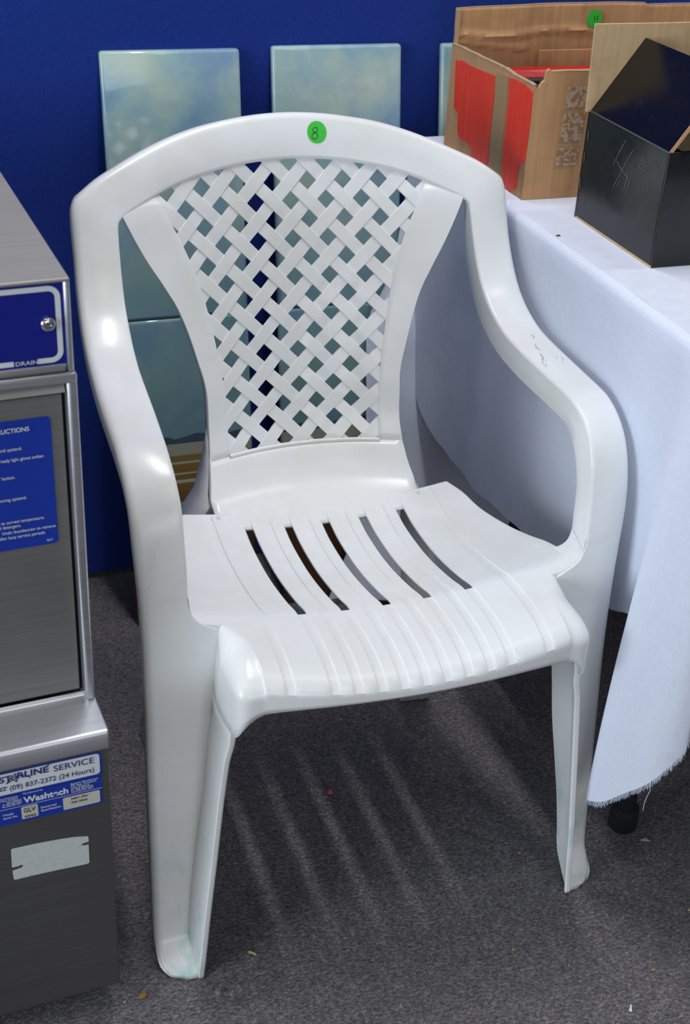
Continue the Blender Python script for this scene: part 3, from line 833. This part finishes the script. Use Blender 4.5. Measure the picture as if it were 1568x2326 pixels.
text('lettering', '(09) 837-2372 (24 Hours)', .0080, -.0142, yt, .3382, M['ink'], pl, 'RIGHT', fit=.0785)
mb = MB()   # telephone mark
for P in ([(-.1035, .3425), (-.0985, .3438), (-.0952, .3425)], [(-.1020, .3400), (-.1005, .3428)], [(-.0985, .3400), (-.0978, .3430)], [(-.1035, .3398), (-.0965, .3398)]):
    mb.grid([[(u[0], yt, u[1]) for u in r] for r in ribbon(None, P, .0009, 0)])
mb.build('telephone_mark', M['ink'], pl, smooth=False)
text('lettering', 'Washtech', .0098, -.0397, yt, .3192, M['white'], pl, 'RIGHT', fit=.0420, font_off=.0003)
text('lettering', 'Manufactured by', .0024, -.0822, yt, .3300, M['white'], pl, fit=.0185)
for i, s in enumerate(('Starline Distributors', 'PO Box, Auckland', 'New Zealand', 'Ph (09) 837-2372', 'Fax (09) 837-2371')):
    text('lettering', s, .0025, -.0374, yt, .3283-.0025*i, M['white'], pl, fit=(.026, .024, .017, .021, .021)[i])
    text('lettering', s, .0025, (-.0868, -.0868, -.0840, -.0836, -.0834)[i], yt, .3288-.0024*i, M['white'], pl, 'RIGHT')
text('lettering', 'GLV', .0078, -.0829, yt, .3072, M['blackink'], pl, fit=.0108)
text('lettering', '4342', .0042, -.0826, yt, .3008, M['blackink'], pl, fit=.0108)
text('lettering', 'Model', .0032, -.1020, yt, .3086, M['white'], pl, fit=.0095); text('lettering', 'Serial No.', .0032, -.1020, yt, .3046, M['white'], pl, fit=.0135)
text('lettering', 'Electrical', .0032, -.0668, yt, .3078, M['white'], pl, fit=.0145); text('lettering', 'Specification', .0032, -.0668, yt, .3040, M['white'], pl, fit=.0190)
text('lettering', '240V 1PN', .0034, -.0382, yt, .3097, M['blackink'], pl, fit=.0155); text('lettering', '20A 50Hz', .0034, -.0382, yt, .3050, M['blackink'], pl, fit=.0155)
# worn white sticker with two notches
mb = MB(); pts = [(-.0978, .2645), (-.0960, .2655), (-.075, .2650), (-.052, .2632), (-.036, .2612), (-.0245, .2582), (-.0237, .2570), (-.0238, .2512), (-.0290, .2506), (-.0315, .2490), (-.0290, .2476), (-.0240, .2472),
                  (-.0243, .2235), (-.0262, .2222), (-.055, .2240), (-.080, .2250), (-.0965, .2250), (-.0980, .2262), (-.0984, .2375), (-.0900, .2384), (-.0875, .2404), (-.0895, .2426), (-.0930, .2418), (-.0985, .2418)]
mb.add([(x, -.0004, z) for x, z in pts], [tuple(range(len(pts)))])
ws = mb.build('worn_sticker', M['worn'], dw, smooth=False, solid=.0003); ws['label'] = 'scuffed white sticker'
for x, y in ((-.045, .06), (-.55, .06), (-.045, .5), (-.55, .5)):
    mb = MB(); mb.tube([(x, y, .0), (x, y, .012), (x, y, .0125), (x, y, .042)], [.018, .018, .011, .011], 16)
    mb.build('foot', M['rubber'], dw)

# ================================================================== TABLE AND CLOTH
ZT = .700
tb = thing('trestle_table', 'table with black legs hidden under the white cloth', 'table', (.7, .42, 0))
mb = MB(); mb.box((-.405, -.464, .672), (.5, .345, .6965)); mb.build('tabletop', M['card_in'], tb, smooth=False, bevel=.003)
for x, y in ((-.352, -.334), (.44, -.334), (-.23, .19), (.44, .19)):
    mb = MB(); mb.tube([(x, y, .0), (x, y, .67)], .0125, 16); lg_ = mb.build('leg', M['rubber'], tb)
    mb = MB(); mb.tube([(x, y, .0), (x, y, .003), (x, y, .028), (x, y, .034), (x, y, .036)], [.0165, .0188, .0180, .0170, .0135], 24); mb.build('foot_cap', M['rubber'], lg_)

def wr(x, y, s=1.0): return s*(math.sin(23*x+9*y)*.0012+math.sin(11*y-17*x+1)*.0012)
mb = MB()
# top sheet
xs_ = list(np.linspace(.2835, 1.21, 40)); yv = list(np.linspace(-.056, .780, 42))
mb.grid([[(x, y, ZT+.0006+.0002*math.sin(40*x)*math.sin(33*y)) for x in xs_] for y in yv])
# left drape: columns from the wall to the front corner
HEM = [(.812, .500, .262), (.79, .480, .262), (.772, .455, .266), (.735, .397, .274), (.675, .322, .280), (.622, .287, .286), (.546, .282, .290), (.46, .285, .291), (.376, .292, .290), (.24, .311, .289), (.104, .335, .289), (.069, .350, .287), (.045, .352, .286)]
hz = pch([h[0] for h in HEM], [h[1] for h in HEM]); hx = pch([h[0] for h in HEM], [h[2] for h in HEM])
cols = []
def col_pts(top, hem, out, n=22, rnd=.010):
    """a hanging strip: rounds over the table edge and falls to the hem"""
    top = np.array(top); hem = np.array(hem); P = []
    o = np.array([out[0], out[1], 0.0])
    for a in (0, 30, 60, 90):
        q = math.radians(a); P.append(tuple(top + o*rnd*math.sin(q) + np.array([0, 0, -rnd*(1-math.cos(q))])))
    s = np.array(P[-1])
    for k in range(1, n+1):
        t = k/n; p = s*(1-t)+hem*t; P.append(tuple(p))
    return P
dr = []
for y in list(np.linspace(.780, .06, 70)):
    hy = y; c = col_pts((.2835, y, ZT+.0006), (hx(y), hy, hz(y)), (-1, 0))
    c2 = []
    for i, p in enumerate(c):
        t = max(0, (i-3))/22
        wv = .0035*math.sin(34*y+1.2*math.sin(5*y))*t + .0015*math.sin(70*y+2)*t*t
        back = max(0, min(1, (y-.55)/.25))
        c2.append((p[0]+wv - back*.004*t, p[1], p[2]))
    dr.append(c2)
# front corner fold continues the drape
corner_cols = [((.2835, .050, ZT+.0006), (.2850, .047, .352), (-1, 0)),
               ((.2835, .043, ZT+.0006), (.2840, .040, .332), (-1, 0)),
               ((.2835, .034, ZT+.0006), (.2720, .034, .270), (-1, 0)),
               ((.2835, .024, ZT+.0006), (.2580, .026, .205), (-1, 0)),
               ((.2835, .014, ZT+.0006), (.2430, .016, .158), (-1, 0)),
               ((.2835, .004, ZT+.0006), (.2335, .0090, .1415), (-1, 0)),
               ((.2835, -.010, ZT+.0006), (.2410, -.0070, .1490), (-1, 0)),
               ((.2835, -.025, ZT+.0006), (.2550, -.0280, .1760), (-1, 0)),
               ((.2835, -.040, ZT+.0006), (.2730, -.0500, .2090), (-1, 0)),
               ((.2850, -.052, ZT+.0006), (.2880, -.0570, .2330), (-.7, -.7)),
               ((.2920, -.056, ZT+.0006), (.3010, -.0600, .2560), (0, -1)),
               ((.3000, -.056, ZT+.0006), (.3060, -.0560, .2750), (0, -1)),
               ((.3150, -.056, ZT+.0006), (.3080, -.0440, .3000), (0, -1)),
               ((.3400, -.056, ZT+.0006), (.3250, -.0400, .3200), (0, -1)),
               ((.4000, -.056, ZT+.0006), (.4000, -.0560, .3300), (0, -1)),
               ((.6000, -.056, ZT+.0006), (.6000, -.0600, .3300), (0, -1)),
               ((1.210, -.056, ZT+.0006), (1.2100, -.0600, .3300), (0, -1))]
fold = []
keys = [tuple(a)+tuple(b)+tuple(c) for a, b, c in corner_cols]
kk_ = [kk[3:6]+kk[0:3]+kk[6:8] for kk in keys]
for k in resample(kk_[:14], 84) + resample(kk_[13:], 20)[1:]:
    c = col_pts(k[3:6], k[0:3], k[6:8]); bg_ = .011*max(0, 1-abs(k[1]-.004)/.04)*(k[0] < .30)
    c = [(p[0]-bg_*4*max(0, (i-3)/22)*(1-max(0, (i-3)/22)), p[1], p[2]) for i, p in enumerate(c)]; fold.append(c)
mb.grid(dr+fold)
# rear corner of the cloth, flaring out beside the painted panels
Lb = resample([(.2860, .776, .690), (.264, .768, .600), (.240, .748, .510), (.2005, .730, .434), (.200, .718, .370), (.1990, .704, .299), (.190, .682, .150), (.160, .666, .070), (.135, .655, .012)], 30)
Rb = resample([(.2900, .772, .690), (.330, .735, .560), (.410, .690, .447), (.440, .670, .370), (.440, .655, .290), (.430, .630, .150), (.420, .615, .070), (.420, .600, .012)], 30)
fl_ = []
for i, (a, b) in enumerate(zip(Lb, Rb)):
    r_ = []
    for t in np.linspace(0, 1, 24):
        p = lerp(a, b, t); amp = .007*min(1, i/10)
        r_.append((p[0]+amp*.4*math.sin(9*t+1), min(p[1]+amp*math.sin(13*t), .782), p[2]))
    fl_.append(r_)
mb.grid(fl_)
cloth = mb.build('tablecloth', M['cloth'], weld=1e-4, angle=180)
tag(cloth, 'white cotton tablecloth hanging with a frayed corner beside the chair', 'tablecloth')
mb = MB()   # frayed hem of the corner
hemline = [f[-1] for f in fold[36:76] if f[-1][0] < .315]
for i in range(520):
    t = random.random()*(len(hemline)-1); j = int(t); p = np.array(lerp(hemline[j], hemline[min(j+1, len(hemline)-1)], t-j))
    L = random.uniform(.004, .0085)*(1.0 if j > 5 else .5); dxy = (random.uniform(-.35, .35), random.uniform(-.2, .1))
    e = p+np.array([dxy[0]*L, dxy[1]*L, -L]); wd = np.array([.00030, 0, 0])
    mb.add([tuple(p-wd), tuple(p+wd), tuple(e+wd*.6), tuple(e-wd*.6)], [(0, 1, 2, 3)])
fr_ = mb.build('frayed_fringe', M['cloth'], cloth, smooth=False); fr_['kind'] = 'stuff'
mb = MB(); p0 = hemline[min(range(len(hemline)), key=lambda i: abs(hemline[i][0]-.273))]
mb.tube([p0, (p0[0]+.001, p0[1]-.001, p0[2]-.012), (p0[0]-.003, p0[1]-.001, p0[2]-.028), (p0[0]-.002, p0[1], p0[2]-.042)], .00032, 6)
mb.build('loose_thread', M['cloth'], cloth)
# eyelet near the fold of the drape
mb = MB(); rows = []
for a in np.linspace(0, 2*PI, 20, endpoint=False):
    rows.append([(.276+.0012*math.sin(b), .703+(.0046+.0013*math.cos(b))*math.cos(a), .540+(.0046+.0013*math.cos(b))*math.sin(a)) for b in np.linspace(0, 2*PI, 8, endpoint=False)])
rows.append(rows[0]); mb.grid(rows, close=True); mb.build('eyelet', plain('dull_brass', srgb(120, 112, 100), .4, 1.0), cloth)

mb = MB(); V = []
for k, (a, b) in enumerate(((.0036, 0), (.0028, .0016), (.0004, .0019), (-.0022, .0012), (-.0034, -.0004), (-.0015, -.0017), (.0016, -.0014))): V.append((a, b, 0))
mb.add(V+[(v[0]*.6, v[1]*.6, .0016) for v in V], [tuple(range(6, -1, -1)), tuple(range(7, 14))]+[(i, (i+1) % 7, 7+(i+1) % 7, 7+i) for i in range(7)])
cr_ = mb.build('crumb', plain('brown_crumb', srgb(120, 84, 52), .8), smooth=False); cr_.location = (.2870, .3460, ZT+.0008)
tag(cr_, 'small brown crumb on the white cloth left of the black carton', 'crumb')

# ================================================================== BROWN CARDBOARD BOX
ZB = ZT+.0010
bx = thing('cardboard_box', 'torn brown cardboard box with red tape strips, on the cloth by the wall', 'box', (.304, .481, ZB))
def ragged(p, q, n, amp):
    return [tuple(np.array(lerp(p, q, t)) + (np.array([0, 0, random.uniform(-amp, amp)]) if 0 < t < 1 else 0)) for t in np.linspace(0, 1, n)]
L0 = Vector((.304, .481, ZB)); loc = lambda x, y, z: (x-.304, y-.481, z-ZB)
# left side (towards the chair)
top = ragged(loc(.304, .735, .838), loc(.304, .600, .8415), 10, .0008) + ragged(loc(.304, .585, .8420), loc(.304, .4863, .8400), 12, .0010)
mb = MB(); mb.prism([loc(.304, .4863, ZB)] + top[::-1] + [loc(.304, .735, ZB)], (.005, 0, 0))
sp = mb.build('side_panel', M['card'], bx, smooth=False)
mb = MB()
for a, b in zip(top[:-1], top[1:]):
    mb.grid([[tuple(np.array(a)+(-.0004, 0, .0004)), tuple(np.array(b)+(-.0004, 0, .0004))], [tuple(np.array(a)+(.0054, 0, .0006)), tuple(np.array(b)+(.0054, 0, .0006))]])
mb.build('torn_edge', M['card_edge'], sp, smooth=False)
# front panel
top = [loc(.304, .481, .8395), loc(.310, .481, .837), loc(.3135, .481, .844), loc(.317, .481, .846), loc(.318, .481, .857), loc(.322, .481, .8595), loc(.325, .481, .8565)] + ragged(loc(.33, .481, .8565), loc(.70, .481, .8570), 22, .0006)
mb = MB(); mb.prism([loc(.304, .481, ZB)] + top + [loc(.70, .481, ZB)], (0, .005, 0)); fp = mb.build('front_panel', M['card'], bx, smooth=False)
mb = MB()
for a, b in zip(top[6:-1], top[7:]):
    mb.grid([[tuple(np.array(a)+(0, -.0004, .0003)), tuple(np.array(b)+(0, -.0004, .0003))], [tuple(np.array(a)+(0, .0054, .0008)), tuple(np.array(b)+(0, .0054, .0008))]])
mb.build('torn_edge', M['card_edge'], fp, smooth=False)
mb = MB(); mb.box(loc(.695, .4863, ZB), loc(.70, .735, .84)); mb.build('side_panel', M['card'], bx, smooth=False)
mb = MB(); mb.box(loc(.3095, .4865, ZB+.0002), loc(.6945, .735, ZB+.004)); mb.build('bottom_panel', M['card'], bx, smooth=False)
# rear panel with its tall creased flap
rows = []
for x in np.linspace(.3072, .70, 60):
    r_ = []
    for z in np.linspace(ZB, .8865, 44):
        zt = .8825+.0055*math.sin((x-.307)/.36*2.6) if x < .60 else .8853
        zz = ZB+(zt-ZB)*(z-ZB)/(.8865-ZB)
        cr = -.0035*math.exp(-((zz-.850-.004*math.sin(30*x))/.0030)**2) - .0022*math.exp(-((zz-.842+.012*(x-.31)/.1)/.0025)**2)*(1 if x < .42 else 0)
        cr += .0012*math.sin(60*x)*(1 if zz > .85 else .4)
        r_.append(loc(x, .7385+cr, zz))
    rows.append(r_)
mb = MB(); mb.grid(rows); rp = mb.build('rear_panel', M['card'], bx, solid=.005, offset=0, angle=60)
mb = MB()
for a, b in zip(rows[:-1], rows[1:]):
    mb.grid([[tuple(np.array(a[-1])+(0, -.0027, .0005)), tuple(np.array(b[-1])+(0, -.0027, .0005))], [tuple(np.array(a[-1])+(0, .0027, .0005)), tuple(np.array(b[-1])+(0, .0027, .0005))]])
mb.build('torn_edge', M['card_edge'], rp, smooth=False)
mb = MB(); mb.box(loc(.432, .724, .76), loc(.66, .728, .8285)); mb.build('inner_flap', M['card'], bx, smooth=False)
mb = MB(); mb.box(loc(.307, .7335, .835), loc(.3122, .7360, .8815)); mb.build('split_edge', M['card_edge'], bx, smooth=False)
# tape (plane x = .304)
T1 = [(.7171, .8197), (.6941, .824), (.6675, .823), (.6253, .825), (.5916, .8276), (.5886, .8047), (.589, .774), (.5888, .7401), (.5866, .7147), (.611, .7095), (.6385, .7088), (.6434, .7229), (.6617, .725), (.6811, .7239), (.6903, .7305), (.6945, .755), (.7094, .7596), (.7139, .7926)]
T2 = [(.5499, .8348), (.5286, .8365), (.5050, .8363), (.4830, .8322), (.4812, .8103), (.4815, .7788), (.4830, .7476), (.4980, .7426), (.4990, .7262), (.4995, .7102), (.5127, .7026), (.5319, .7048), (.5416, .7162), (.5452, .7407), (.5459, .7794), (.5472, .8145)]
for T in (T1, T2):
    mb = MB(); mb.prism([loc(.3035, max(y, .4815), z) for y, z in T], (-.0006, 0, 0)); mb.build('red_tape', M['tape'], bx, smooth=False)
mb = MB(); mb.prism([loc(.3036, y, z) for y, z in ((.5880, .8317), (.5530, .8340), (.5500, .7999), (.5505, .75), (.5475, .7059), (.5850, .7053), (.5865, .7584))], (-.0003, 0, 0)); mb.build('clear_tape', M['clear'], bx, smooth=False)
for P in ([(.3500, .8385), (.3790, .838), (.3780, .8135), (.3470, .8125)], [(.3480, .8060), (.3770, .8070), (.3760, .7720), (.3460, .7715)], [(.3455, .7640), (.3750, .7650), (.3740, .7420), (.3440, .7410)]):
    mb = MB(); mb.prism([loc(x, .4806, z) for x, z in P], (0, -.0003, 0)); mb.build('torn_label_residue', M['residue'], bx, smooth=False)
# price dot on the rear flap
sc_ = loc(.5145, .7330, .8675)
mb = MB(); V = [sc_]+[(sc_[0]+.0118*math.cos(a), sc_[1], sc_[2]+.0118*math.sin(a)) for a in np.linspace(0, 2*PI, 36, endpoint=False)]
mb.add(V, [(0, i+1, (i+1) % 36+1) for i in range(36)]); dt = mb.build('price_sticker', M['green'], bx, smooth=False, solid=.0003); dt['label'] = 'round green price sticker'
mb = MB()
for P in ([(-.0010, .0035), (.0006, -.0028)], [(.0035, .0048), (.0048, -.0020)]):
    mb.grid([[(sc_[0]+u[0], sc_[1]-.0004, sc_[2]+u[1]) for u in r] for r in ribbon(None, P, .0009, 0)])
mb.build('handwritten_number', M['pen'], dt, smooth=False)

# red and black case inside the brown box
cs = thing('red_lidded_case', 'dark case with a red lid lying inside the brown cardboard box', 'case', (.50, .60, ZB+.004))
mb = MB(); mb.box((-.16, -.095, .001), (.15, .105, .092)); mb.build('case_body', M['tub'], cs, smooth=True, angle=60, bevel=.003)
mb = MB(); mb.prism([(-.165, .088, .0925), (-.165, .113, .0925), (-.165, .113, .105), (-.165, .098, .105)], (.32, 0, 0)); mb.build('lid', M['red'], cs, smooth=True, angle=60, bevel=.002)
mb = MB(); mb.box((-.158, .070, .0922), (.148, .0865, .0975)); mb.build('rim', M['tub'], cs, smooth=True, angle=60, bevel=.002)

# ================================================================== BLACK GLOSSY BOX
bb = thing('black_carton', 'glossy black carton with open flaps standing at the table corner', 'box', (.341, .2265, ZB))
bl = lambda x, y, z: (x-.341, y-.2265, z-ZB)
hb = .8285
th = .0035
mb = MB(); mb.box(bl(.341, .2265+th+.0001, ZB), bl(.341+th, .410-th-.0001, hb)); b1 = mb.build('side_panel', M['black'], bb, smooth=False, bevel=.0006)
mb = MB(); mb.box(bl(.341, .2265, ZB), bl(.62, .2265+th, hb)); mb.build('front_panel', M['black'], bb, smooth=False, bevel=.0006)
mb = MB(); mb.box(bl(.341, .410-th, ZB), bl(.62, .410, hb)); mb.build('rear_panel', M['black'], bb, smooth=False)
mb = MB(); mb.box(bl(.62-th, .2265+th+.0001, ZB), bl(.62, .410-th-.0001, hb)); mb.build('side_panel', M['black'], bb, smooth=False)
mb = MB(); mb.box(bl(.345, .2305, ZB+.0002), bl(.616, .406, ZB+.003)); mb.build('bottom_panel', M['card_in'], bb, smooth=False)
mb = MB(); mb.prism([bl(.341, .2260, ZB-.0002), bl(.341, .405, ZB-.0002), bl(.341, .405, ZB+.0020), bl(.341, .2260, ZB+.0024)], (-.0006, 0, 0)); mb.build('bare_bottom_edge', M['card_in'], bb, smooth=False)
def flap(name, hinge_a, hinge_b, vec, mat, t, thick=.003):
    A = np.array(hinge_a); B = np.array(hinge_b); v = np.array(vec); n = np.cross(B-A, v); n /= np.linalg.norm(n)
    mb = MB(); mb.prism([tuple(A), tuple(B), tuple(B+v), tuple(A+v)], tuple(n*thick)); return mb.build(name, mat, t, smooth=False, bevel=.0005)
flap('flap', bl(.341, .2290, hb), bl(.341, .4075, hb), (.0575, 0, .0815), M['black'], bb)
flap('flap', bl(.335, .4085, hb-.001), bl(.61, .4085, hb-.001), (-.004, -.002, .0985), M['card_in'], bb)
flap('flap', bl(.3560, .2290, hb-.002), bl(.615, .2290, hb-.002), (0, .09, .002), M['black'], bb)
# bare cut end of the left flap, with clear tape along it
mb = MB(); mb.prism([bl(.3400, .2283, hb), bl(.3440, .2283, hb-.0015), bl(.4030, .2283, hb+.0800), bl(.3985, .2283, hb+.0830)], (0, -.0008, 0)); mb.build('cut_edge', M['card'], bb, smooth=False)
mb = MB(); mb.prism([bl(.3402, .2268, hb-.0003), bl(.3402, .4090, hb-.0003), bl(.3402, .4090, hb+.0012), bl(.3402, .2268, hb+.0012)], (-.0005, 0, 0)); mb.build('worn_hinge', plain('worn_black_edge', srgb(92, 90, 86), .5), bb, smooth=False)
for y_, z_ in ((.4020, .801), (.4040, .774), (.4055, .744)):
    mb = MB(); mb.tube([bl(.3404, y_, z_+.006), bl(.3400, y_-.0006, z_), bl(.3404, y_-.0012, z_-.006)], .0005, 6); mb.build('staple', M['chrome'], b1)
mb = MB()
scr = [((.318, .818), (.337, .785)), ((.300, .812), (.3305, .760)), ((.286, .800), (.2755, .797)), ((.330, .791), (.322, .787)), ((.322, .787), (.296, .778)), ((.303, .783), (.306, .765)), ((.297, .777), (.300, .762)), ((.318, .772), (.322, .764))]
for (ya, za), (yb2_, zb2_) in scr:
    mb.grid([[bl(.3405, u[0], u[1]) for u in r] for r in ribbon(None, [(ya, za), (yb2_, zb2_)], .0007, 0)])
mb.build('scratch_marks', plain('scratch_grey', srgb(120, 128, 132), .6), b1, smooth=False)

# ================================================================== LITTER ON THE CARPET
def scrap(name, x, y, pts, h, mat, label, cat, tilt=0.0):
    mb = MB(); n = len(pts)
    V = [(px, py, .0015) for px, py in pts] + [(px*.7, py*.7, h+tilt*px) for px, py in pts]
    mb.add(V, [tuple(range(n))[::-1], tuple(range(n, 2*n))] + [(i, (i+1) % n, n+(i+1) % n, n+i) for i in range(n)])
    o = mb.build(name, mat, smooth=False); o.location = (x, y, 0); return tag(o, label, cat, 'litter on the carpet')
blob = lambda a, b, k=7, j=.25: [(a*math.cos(t)*random.uniform(1-j, 1+j), b*math.sin(t)*random.uniform(1-j, 1+j)) for t in np.linspace(0, 2*PI, k, endpoint=False)]
straw = lambda L, w_, an: [(x*math.cos(an)-y*math.sin(an), x*math.sin(an)+y*math.cos(an)) for x, y in ((-L, -w_), (L, -w_*.6), (L*1.05, w_*.4), (-L*.9, w_))]
scrap('wax_scrap', .005, .245, blob(.0042, .0038), .006, plain('pink_wax', srgb(214, 92, 88), .4), 'pink scrap on the dark carpet under the seat', 'scrap')
scrap('pebble', -.213, -.024, blob(.0038, .0042), .006, plain('grey_stone', srgb(112, 118, 112), .8), 'grey green pebble on the carpet below the left front leg', 'pebble')
scrap('paper_scrap', .362, .052, [(-.0075, .003), (.004, .0052), (.007, -.004)], .0022, plain('white_paper', srgb(190, 188, 184), .8), 'pale triangular paper scrap right of the table leg', 'paper scrap')
scrap('straw_bit', -.163, .018, straw(.0055, .0011, -.75), .0035, plain('dry_straw', srgb(196, 180, 130), .8), 'tan straw bit on the carpet right of the left front foot', 'straw')
scrap('dust_clump', -.124, .105, blob(.006, .004), .0035, plain('grey_fluff', srgb(100, 96, 96), .95), 'grey dust clump in the slatted shadow under the seat', 'dust clump')
scrap('paper_scrap', .215, -.173, straw(.0050, .0018, 1.0), .0030, M['white'], 'small white paper bit on the open carpet, nearest the lower edge', 'paper scrap')
scrap('leaf_crumb', -.2925, -.005, blob(.0050, .0032), .004, plain('ochre_leaf', srgb(150, 108, 40), .8), 'ochre leaf crumb on the carpet beside the washer corner', 'leaf crumb')
mb = MB()
for i in range(150):
    x, y = random.uniform(-.35, .6), random.uniform(-.35, .75); L = random.uniform(.0007, .0017); an = random.uniform(0, PI)
    if (x > .32 and y > .05) or -.28 < x < .28 and -.02 < y < .06 or .14 < abs(x) < .24 and .37 < y < .45: continue
    w_ = L*random.uniform(.3, .8)
    P = [(x+a*math.cos(an)-b*math.sin(an), y+a*math.sin(an)+b*math.cos(an)) for a, b in ((-L, -w_), (L, -w_), (L, w_), (-L, w_))]
    mb.add([(p[0], p[1], .0012) for p in P]+[(p[0], p[1], .0030) for p in P], [(4, 5, 6, 7), (0, 1, 5, 4), (1, 2, 6, 5), (2, 3, 7, 6), (3, 0, 4, 7)])
lint = mb.build('carpet_lint', plain('lint', srgb(172, 150, 120), .9), smooth=False); lint['kind'] = 'stuff'
lint['label'] = 'tiny specks of lint scattered over the carpet'
